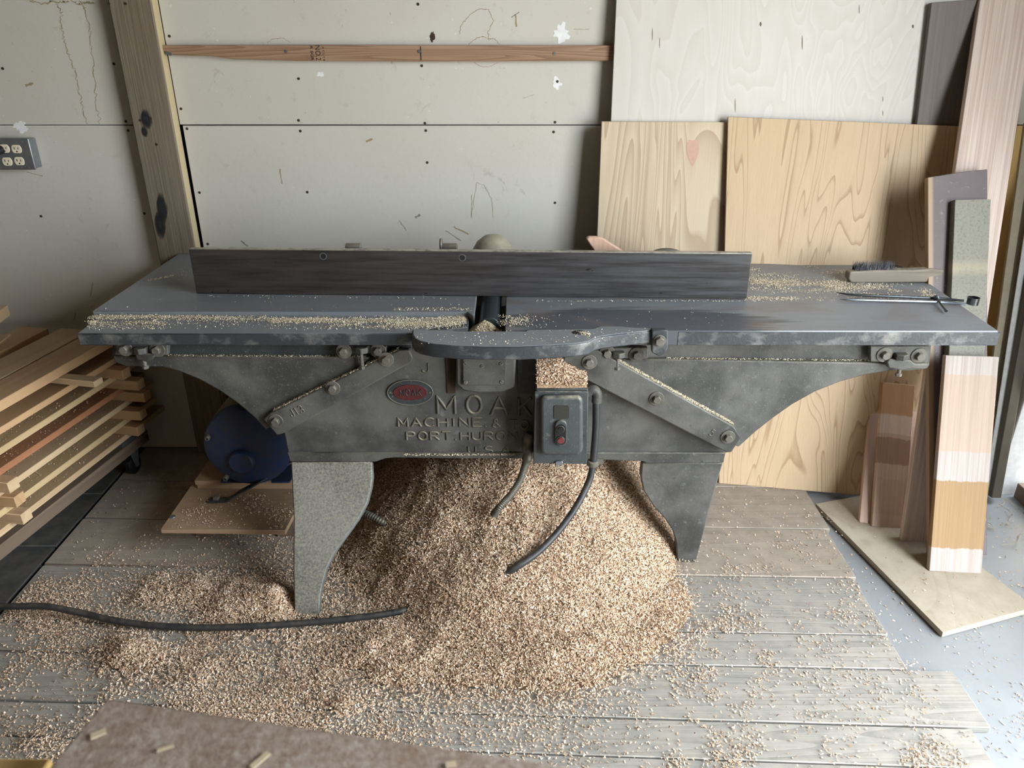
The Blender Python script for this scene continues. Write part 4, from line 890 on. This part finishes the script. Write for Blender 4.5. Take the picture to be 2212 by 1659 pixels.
for pts, m in (((( 1808, 632), (1850, 637), (2015, 644), (2082, 650)), M_DSTEEL), (((1815, 646), (1850, 648), (2015, 652), (2086, 657)), M_STEEL)):
    P = spline([onz(x, y, zc) for x, y in pts], 6); n = len(P)
    bm = bmesh.new(); tube(bm, P, .003, 8, lambda i: .0012+.0028*min(1, i/8)); finish('caliper_leg', bm, m, cal, smooth=True)
a, b = onz(2020, 640, zc+.004), onz(2044, 672, zc+.002)
bm = bmesh.new(); cyl(bm, a, b-a, .0028, (b-a).length, 10); cyl(bm, b, a-b, .004, .006, 10); finish('adjusting_screw', bm, M_DSTEEL, cal, smooth=True)
bm = bmesh.new(); lathe(bm, onz(2022, 644, zc+.004), a-b, [(0, -.006), (.005, -.006), (.008, -.002), (.008, .003), (.004, .006), (0, .008)], 14); finish('adjusting_nut', bm, M_DSTEEL, cal, smooth=True)
pc = onz(2102, 651, zc); bm = bmesh.new(); lathe(bm, Vector((pc.x, pc.y, zc-.008)), (0, 0, 1), [(.0165, 0), (.0165, .02), (.0145, .02), (.0145, 0), (.0165, 0)], 28); finish('spring_bow', bm, M_DSTEEL, cal, smooth=True)

# ---------------------------------------------------------------- foreground bench board
zf_ = .80
fg = [onz(232, 1508, zf_), onz(970, 1606, zf_), onz(1250, 1659, zf_)]
d1 = (onz(1230, 1655, zf_)-fg[0]).normalized(); d2 = (onz(105, 1659, zf_)-fg[0]).normalized()
t = NT('dusty_brown_board'); v = t.co('Object'); n = t.noise(v, 26, 6, .7); n2 = t.noise(v, 160, 4, .7); n3 = t.noise(v, 4, 3)
n4 = t.noise(v, 90, 3, .6); c = t.mix(n2, '#6b5242', '#8a705e'); c = t.mix(t.math('MULTIPLY', t.math('MULTIPLY', t.ramp(n, [(.3, .3), (.6, 1.0)]), t.ramp(n4, [(.28, .1), (.66, 1.0)])), t.ramp(n3, [(.3, .5), (.6, 1.0)])), c, '#b5aa9f')
M_FG = t.out(c, .7, bump=n2, bstr=.4, bdist=.003)
p0 = fg[0]; bt_ = empty('bench_top', (p0.x+.3, p0.y-.25, 0), 'dust-covered brown bench top at the bottom edge, close to the camera', 'bench')
bm = bmesh.new(); prism(bm, [p0, p0+d1*1.0, p0+d1*1.0+d2*.55, p0+d2*.55], (0, 0, -.02)); finish('top_board', bm, M_FG, bt_, .003)
mid = p0+d1*.5+d2*.28
bm = bmesh.new()
for i, (a, b) in enumerate(((.12, .1), (.9, .1), (.12, .5), (.9, .5))):
    q = p0+d1*a+d2*b; box('bench_leg', (q.x-.03, q.y-.03, .0 if q.y > .9 else -.002), (q.x+.03, q.y+.03, zf_-.0205), M_PINE[1], bt_)
bm.free()
q = onz(50, 1637, .74); o = box('yellow_rail', (q.x-.4, q.y-.09, .70), (onz(106, 1645, .74).x, q.y, .74), M_YPLY, None, .003); setp(o, 'yellowish wooden rail at the bottom left picture corner', 'board')
o2 = box('rail_stand', (q.x-.3, q.y-.085, -.002), (q.x-.2, q.y-.005, .6995), M_RAIL, None); setp(o2, 'wooden stand carrying the yellow rail beyond the picture corner', 'stand')
for i, (x, y, a, l, w_) in enumerate(((213, 1586, .5, .016, .010), (358, 1617, .35, .018, .005), (562, 1643, .9, .024, .008), (975, 1652, .1, .012, .008))):
    p = onz(x, y, zf_+.002); bm = bmesh.new(); d = Vector((math.cos(a), math.sin(a), 0)); e_ = Vector((-d.y, d.x, 0)); prism(bm, [p-d*l/2-e_*w_/2, p+d*l/2-e_*w_/3, p+d*l/2.2+e_*w_/2, p-d*l/2+e_*w_/2.5], (0, 0, .0015))
    o = finish('wood_chip', bm, M_PALECHIP); setp(o, ['squarish pale wood chip near the bench top corner', 'thin curled pale wood chip on the bench top', 'pointed splinter chip at the bottom edge of the bench top', 'small block chip rightmost on the bench top'][i], 'wood chip', 'chips on the bench top')

# ---------------------------------------------------------------- sawdust
def vnoise(x, y, seed):
    r = np.random.default_rng(seed); g = r.random((64, 64)); xi = np.floor(x).astype(int); yi = np.floor(y).astype(int); fx = x-xi; fy = y-yi
    fx = fx*fx*(3-2*fx); fy = fy*fy*(3-2*fy); a = g[xi % 64, yi % 64]; b = g[(xi+1) % 64, yi % 64]; c_ = g[xi % 64, (yi+1) % 64]; d = g[(xi+1) % 64, (yi+1) % 64]
    return (a*(1-fx)+b*fx)*(1-fy) + (c_*(1-fx)+d*fx)*fy
def fbm(x, y, s, seed=0, o=4):
    v = 0; a = .5
    for k in range(o): v = v + a*vnoise(x*s+50, y*s+50, seed+k); s *= 2.1; a *= .5
    return v/(1-.5**o)
mounds = [(330, 1285, .030, .16), (520, 1290, .038, .13), (600, 1310, .03, .08), (240, 1400, .036, .10), (300, 1440, .02, .12), (420, 1450, .018, .10), (620, 1490, .026, .09), (720, 1530, .022, .07), (560, 1400, .02, .12), (820, 1420, .03, .15),
          (1000, 1400, .035, .15), (1250, 1390, .04, .16), (1380, 1320, .04, .15), (1180, 1430, .016, .12), (180, 1560, .012, .15), (60, 1620, .012, .12)]
def height(X, Y):
    n = fbm(X, Y, 7, 3) - .5; n2 = fbm(X, Y, 26, 9) - .5
    r = np.sqrt(((X-.03)/.62)**2 + ((Y-2.25)/.71)**2) + n*.14
    r = np.where(X > .03, r*(1+.10*np.clip((X-.03)/.5, 0, 1)), r)
    h = .60*(1-r); h = np.where(h > .0, h, h*.15)
    h = .5*(h + np.sqrt(h*h+.0035)) - .016
    for px, py, a, s in mounds:
        p = onz(px, py); h = h + a*np.exp(-(((X-p.x)/s)**2 + ((Y-p.y)/(s*.75))**2))*(.7+n*1.2)
    h = h + n*.03*np.clip(h*20, 0, 1) + n2*.012*np.clip(h*20, 0, 1)
    return np.minimum(h, .415) - .004
def dens(X, Y):
    h = height(X, Y); k_ = np.clip(1-(X-.15)/.35, 0, 1); d = np.clip((h+.016*k_-.004)*(32+25*(1-k_)), 0, 1)**1.6
    c_ = fbm(X, Y, 5, 21); c2 = fbm(X, Y, 16, 31); fr_ = np.clip((2.15-Y)/.5, 0, 1)
    left = np.clip((.05-X)/.6, 0, 1)
    s = .012 + fr_*(.05*np.clip((c2-.42)*8, 0, 1) + .25*np.clip((c_*.6+c2*.4-.55)*9, 0, 1)) + left*np.clip((1.92-Y)/.2, 0, 1)*(.75*np.clip((c_-.30)*4, 0, 1)) + np.clip((.035-np.abs(h-.0))*0, 0, 1)
    return np.maximum(d, s), h
def chips(name, P, Nn, L, Wd, mat, parent=None, tilt=.55, curl=.5, kind='stuff'):
    n = len(P); a = rng.random(n)*2*np.pi
    up = Nn + rng.normal(0, tilt, (n, 3)); up /= np.linalg.norm(up, axis=1, keepdims=True)
    ref = np.stack([np.cos(a), np.sin(a), np.zeros(n)+.01], 1); t_ = ref - up*(ref*up).sum(1, keepdims=True); t_ /= np.linalg.norm(t_, axis=1, keepdims=True)
    b_ = np.cross(up, t_); l = L*rng.uniform(.5, 1.35, (n, 1)); w_ = Wd*rng.uniform(.5, 1.3, (n, 1)); cu = curl*l*rng.uniform(.2, 1.3, (n, 1))
    V = np.empty((n, 6, 3))
    for k, s in enumerate((-1, 0, 1)):
        m = P + t_*l*.5*s + up*(cu*.5*(s*s))
        V[:, 2*k] = m + b_*w_*.5*(1 if s else 1.15); V[:, 2*k+1] = m - b_*w_*.5*(1 if s else 1.15)
    V = V.reshape(-1, 3); base_ = (np.arange(n)*6)[:, None]; Fq = np.concatenate([base_+np.array([[0, 1, 3, 2]]), base_+np.array([[2, 3, 5, 4]])], 1).reshape(-1)
    c0 = V.mean(0); V = V - c0
    me = bpy.data.meshes.new(name); me.vertices.add(len(V)); me.vertices.foreach_set('co', V.astype('f').ravel())
    nf = n*2; me.loops.add(nf*4); me.loops.foreach_set('vertex_index', Fq.astype('i')); me.polygons.add(nf)
    me.polygons.foreach_set('loop_start', (np.arange(nf)*4).astype('i')); me.update(calc_edges=True)
    o = link(name, me, Matrix.Translation(Vector(c0)), parent, mat); o['kind'] = kind; return o
# pile core
nx, ny = 230, 190; gx = np.linspace(-1.45, .98, nx); gy = np.linspace(1.12, 2.56, ny); GX, GY = np.meshgrid(gx, gy); H = height(GX, GY)
bm = bmesh.new(); idx = {}; keep = H > .013
for j in range(ny-1):
    for i in range(nx-1):
        if keep[j:j+2, i:i+2].any():
            q = []
            for jj, ii in ((j, i), (j, i+1), (j+1, i+1), (j+1, i)):
                if (jj, ii) not in idx: idx[jj, ii] = bm.verts.new((gx[ii], gy[jj], max(-.001, H[jj, ii]-.006)))
                q.append(idx[jj, ii])
            bm.faces.new(q)
pile = finish('sawdust_pile', bm, M_CORE, None, smooth=True, auto=180)
setp(pile, 'big heap of pinkish wood shavings spilling out under the machine', 'sawdust', None, 'stuff')
N = 900000; X = rng.uniform(-1.46, 1.05, N); Y = rng.uniform(1.05, 2.5, N); D, Hh = dens(X, Y)
ok = rng.random(N) < D*np.where(Hh > .02, .62, .5); X, Y, Hh = X[ok], Y[ok], Hh[ok]
e_ = .004; gxn = (height(X+e_, Y)-height(X-e_, Y))/(2*e_); gyn = (height(X, Y+e_)-height(X, Y-e_))/(2*e_)
Nn = np.stack([-gxn, -gyn, np.ones_like(X)], 1); Nn /= np.linalg.norm(Nn, axis=1, keepdims=True)
P = np.stack([X, Y, np.maximum(Hh, .0)], 1) + Nn*rng.uniform(.0005, .004, (len(X), 1))
m = Hh > .004
print('chips', m.sum(), (~m).sum())
chips('shavings', P[m], Nn[m], .0078, .0025, M_CHIP, pile, .6, .6)
lo = chips('loose_shavings', P[~m], Nn[~m], .006, .0026, M_CHIP, None, .35, .5); setp(lo, 'loose wood shavings scattered over the floor planks', 'shavings')
# right side concrete and plywood offcut
N = 30000; X = rng.uniform(1.0, 1.9, N); Y = rng.uniform(1.05, 2.3, N); c_ = fbm(X, Y, 6, 41); c2 = fbm(X, Y, 19, 47)
dd = .05 + .5*np.clip((c_*.55+c2*.45-.48)*7, 0, 1)*np.clip((1.75-Y)/.25, 0, 1) + .15*np.clip((c2-.5)*6, 0, 1)
ok = rng.random(N) < dd*.5; X, Y = X[ok], Y[ok]
pk2 = np.array([(p.x, p.y) for p in pk]); ins = np.ones(len(X), bool)
for i in range(4):
    a, b = pk2[i], pk2[(i+1) % 4]; ins &= ((b[0]-a[0])*(Y-a[1])-(b[1]-a[1])*(X-a[0])) > 0
if ins.sum() == 0:
    ins = np.ones(len(X), bool)
    for i in range(4):
        a, b = pk2[i], pk2[(i+1) % 4]; ins &= ((b[0]-a[0])*(Y-a[1])-(b[1]-a[1])*(X-a[0])) < 0
Z = np.where(ins, .002, np.where(X < 1.1, .002, -.018)); keep = ~ins | (rng.random(len(X)) < .35)
P = np.stack([X, Y, Z], 1)[keep]; Nn = np.zeros_like(P); Nn[:, 2] = 1
so = chips('loose_shavings', P, Nn, .006, .0026, M_CHIP, None, .35, .5); setp(so, 'loose wood shavings scattered over the bluish concrete at the right', 'shavings')

# dust on the machine: ridges and sprinkles on flat surfaces
def sprinkle(name, strokes, z, label, mat=M_DUSTCHIP, L=.0028, W=.0016, parent=None, lift=.004):
    """strokes: (x0,y0,x1,y1,halfwidth px, count)"""
    A = []
    for x0, y0, x1, y1, hw, n, mode in strokes:
        t_ = rng.random(n); gx_ = x0+(x1-x0)*t_; gy_ = y0+(y1-y0)*t_; off = rng.normal(0, hw*.5, n) if mode == 'g' else rng.uniform(-hw, hw, n)
        nz = fbm(gx_/40, gy_/10, 1.0, 5); ok = (rng.random(n) < np.clip((nz-.25)*3, .1, 1)) if mode == 'g' else np.ones(n, bool)
        for xx_, yy_, q in zip(gx_[ok], (gy_+off)[ok], np.exp(-(off[ok]/max(hw*.5, .1))**2)):
            p = onz(xx_, yy_, z); A.append((p.x, p.y, z + .0006 + (q*rng.random()*lift if mode == 'g' else 0)))
    P = np.array(A); Nn = np.zeros_like(P); Nn[:, 2] = 1
    o = chips(name, P, Nn, L, W, mat, parent, .4, .3); 
    return setp(o, label, 'sawdust')
def drift(name, x0, y0, x1, y1, n, z, label, env, sx=110., sy=9., thr=.42, gain=4., lift=.004, L=.0028, seed=5):
    """a patch of dust over an image-measured rectangle on the plane z; env(x, y) shapes it"""
    gx_ = rng.uniform(x0, x1, n); gy_ = rng.uniform(y0, y1, n)
    d_ = np.clip((fbm(gx_/sx, gy_/sy, 1.0, seed, 5)-thr)*gain, .0, 1)*env(gx_, gy_); ok = rng.random(n) < d_
    A = []
    for xx_, yy_, q in zip(gx_[ok], gy_[ok], d_[ok]):
        p = onz(xx_+rng.normal(0, 3), yy_+rng.normal(0, 1.3), z); A.append((p.x, p.y, z+.0006+q*rng.random()*lift))
    P = np.array(A); Nn = np.zeros_like(P); Nn[:, 2] = 1
    return setp(chips(name, P, Nn, L, .0017, M_DUSTCHIP, None, .45, .35), label, 'sawdust')
drift('fine_sawdust', 190, 684, 1005, 711, 62000, ZL+.001, 'pale sawdust lying along the front ledge of the left table',
      lambda x, y: np.clip(1.25-np.abs(y-689-(x > 600)*4)/13, .12, 1)*np.clip((x-176-(711-y)*.55)/8, 0, 1)*np.where((x > 360) & (x < 580), np.clip(1.1-(y-684)/9, .08, 1), 1), 130., 7., .30, 3.2, .005)
drift('fine_sawdust', 1612, 572, 2050, 650, 60000, ZI+.0005, 'drift of sawdust on the right table behind the brush',
      lambda x, y: (np.exp(-((y-(610+(x-1612)*.055))/11)**2) + .35*np.exp(-((y-585)/9)**2)*(x < 1830) + .7*np.exp(-((y-642)/6)**2)*(x < 1720) + .08)*np.clip((1975+(y-590)*1.0-x)/40, 0, 1)*np.clip((x-1606)/20, .3, 1), 70., 9., .40, 3.5, .005, seed=15)
drift('fine_sawdust', 1076, 680, 1200, 708, 5000, ZI+.0005, 'thin pale sawdust on the table just right of the cutterhead', lambda x, y: np.exp(-((x-1105)/45)**2)*np.exp(-((y-694)/9)**2)*.8, 30., 12., .3, 3., .002, .0026, 25)
sprinkle('fine_sawdust', [(900, 730, 1400, 722, 14, 170, 'u'), (1235, 716, 1275, 724, 4, 240, 'g'), (1000, 740, 1250, 735, 8, 70, 'u'), (1160, 680, 1600, 690, 25, 60, 'u'), (1150, 650, 1600, 650, 1.5, 260, 'u')], ZI+.002, 'white specks of sawdust sprinkled over the arm and table centre', L=.003)
sprinkle('fine_sawdust', [(850, 668, 1020, 668, 3, 300, 'u'), (440, 640, 1030, 645, 2, 120, 'u'), (210, 660, 1000, 655, 20, 60, 'u'), (380, 600, 440, 570, 14, 80, 'u'), (320, 606, 375, 595, 2, 160, 'u')], ZT+.001, 'thin sawdust sprinkled on the left table before the fence', L=.003)
# shavings heap on the switch box and in the cutter throat
def heap(name, c, rx, ry, h, n, label, mat=M_CHIP, L=.0065, flat=.0):
    X = rng.normal(0, .5, n)*rx; Y = rng.normal(0, .5, n)*ry; ok = (np.abs(X) < rx) & (np.abs(Y) < ry); X, Y = X[ok], Y[ok]
    z = h*np.clip(1-np.maximum(np.abs(X)/rx, np.abs(Y)/ry), 0, 1); P = np.stack([c[0]+X, c[1]+Y, c[2]+z+.001], 1); Nn = np.stack([X/rx*.6, Y/ry*.6, np.ones_like(X)], 1)
    bm = bmesh.new(); R2 = []
    for jj in range(9):
        for ii in range(9):
            x = -rx+2*rx*ii/8; y = -ry+2*ry*jj/8; R2.append(bm.verts.new((c[0]+x, c[1]+y, c[2]+h*max(0, 1-max(abs(x)/rx, abs(y)/ry))-.001)))
    for jj in range(8):
        for ii in range(8): bm.faces.new([R2[jj*9+ii], R2[jj*9+ii+1], R2[jj*9+ii+10], R2[jj*9+ii+9]])
    o = finish(name, bm, M_CORE, None, smooth=True); setp(o, label, 'sawdust', None, 'stuff')
    chips('shavings', P, Nn, L, .0024, mat, o, .6, .6)
# heap on box: profile climbing against the casting
zb0 = ony(1210, 839, YS).z
xA, xB = ony(1160, 839, YS).x, ony(1268, 839, YS).x
n = 5200; X = rng.uniform(xA, xB, n); Y = rng.uniform(YS+.002, YB-.002, n); tt = (Y-YS)/(YB-YS)
sx = np.clip(1-(X-(xA+.05))/(xB-xA-.05), 0, 1); sx = np.where(X < xA+.06, 1, sx); hz2 = .012 + tt*(.022+.075*sx**1.3)
bmh = bmesh.new(); G = []
for jj in range(11):
    for ii in range(15):
        x = xA+(xB-xA)*ii/14; y = YS+.002+(YB-YS-.004)*jj/10; t2 = jj/10; s2 = 1 if x < xA+.06 else max(0, 1-(x-xA-.05)/(xB-xA-.05)); G.append(bmh.verts.new((x, y, zb0+.008*min(1, jj)+t2*(.022+.075*s2**1.3)+(0 if jj else -.004))))
for jj in range(10):
    for ii in range(14): bmh.faces.new([G[jj*15+ii], G[jj*15+ii+1], G[(jj+1)*15+ii+1], G[(jj+1)*15+ii]])
hp = finish('sawdust_heap', bmh, M_CORE, None, smooth=True); setp(hp, 'heap of pink shavings piled on top of the switch box', 'sawdust', None, 'stuff')
P = np.stack([X, Y, zb0+hz2+rng.uniform(-.003, .003, n)], 1); Nn = np.tile([0, -.75, .66], (n, 1)); chips('shavings', P, Nn, .0075, .0026, M_CHIP, hp, .6, .6)
pc = onz(1048, 704, .795); heap('sawdust_heap', (pc.x, pc.y+.002, .775), .045, .028, .034, 1800, 'small mound of sawdust in the cutter throat before the cutterhead', M_DUSTCHIP, .0035)
# sawdust on gib bar tops, wing lips, motor mount and lumber
def along(name, pts, Y, n, label, wd=.012, L=.003, mat=M_DUSTCHIP, hgt=.004):
    A = []
    for (a, b) in zip(pts, pts[1:]):
        pa, pb_ = ony(*a, Y), ony(*b, Y)
        for k in range(n):
            t_ = rng.random(); p = pa+(pb_-pa)*t_; A.append((p.x, p.y+rng.random()*wd, p.z+.0008+rng.random()*hgt))
    P = np.array(A); Nn = np.zeros_like(P); Nn[:, 2] = 1; o = chips(name, P, Nn, L, .0016, mat, None, .5, .3); return setp(o, label, 'sawdust')
along('fine_sawdust', [(1330, 779), (1586, 920)], YG+.002, 2600, 'line of pale sawdust along the top of the right diagonal bar', .022)
along('fine_sawdust', [(590, 889), (860, 757)], YG+.002, 1500, 'line of sawdust along the top of the left diagonal bar', .022, hgt=.002)
along('fine_sawdust', [(1440, 776), (1880, 781)], YW+.002, 700, 'thread of sawdust on the lip under the right table', .012, .0025, hgt=.001)
along('fine_sawdust', [(360, 770), (790, 772)], YW+.002, 700, 'thread of sawdust on the lip under the left table', .012, .0025, hgt=.001)
along('fine_sawdust', [(870, 985), (1110, 985)], YB-.008, 800, 'fringe of sawdust along the bottom flange below the lettering', .004, .004, hgt=.006)
N = 2600; x0, y0 = zpt(347, 1143, ZM); x1_, _ = zpt(616, 1146, ZM); X = rng.uniform(x0+.03, x1_, N); Y = rng.uniform(y0, y0+.2, N); ok = rng.random(N) < np.clip((fbm(X, Y, 14, 77)-.4)*4, .05, 1); P = np.stack([X[ok], Y[ok], np.full(ok.sum(), ZM+.002)], 1); Nn = np.zeros_like(P); Nn[:, 2] = 1
o = chips('loose_shavings', P, Nn, .005, .002, M_CHIP, None, .3, .4); setp(o, 'shavings scattered on the plywood motor mount', 'shavings')
A = []
for i in range(5):
    for k in range(1500):
        a = rng.uniform(-1.3, -.1); b = rng.uniform(-.11, -.01)
        if rng.random() < .2+.8*fbm(np.array([a]), np.array([b*4+i]), 5, 60)[0]*(1 if i == 4 else .5): p = st_pt(a, b, zs[i]+.0225); A.append(tuple(p))
P = np.array(A); Nn = np.zeros_like(P); Nn[:, 2] = 1
o = chips('loose_shavings', P, Nn, .004, .002, M_CHIP, None, .3, .4); setp(o, 'shavings settled on the ledges of the lumber stack', 'shavings')
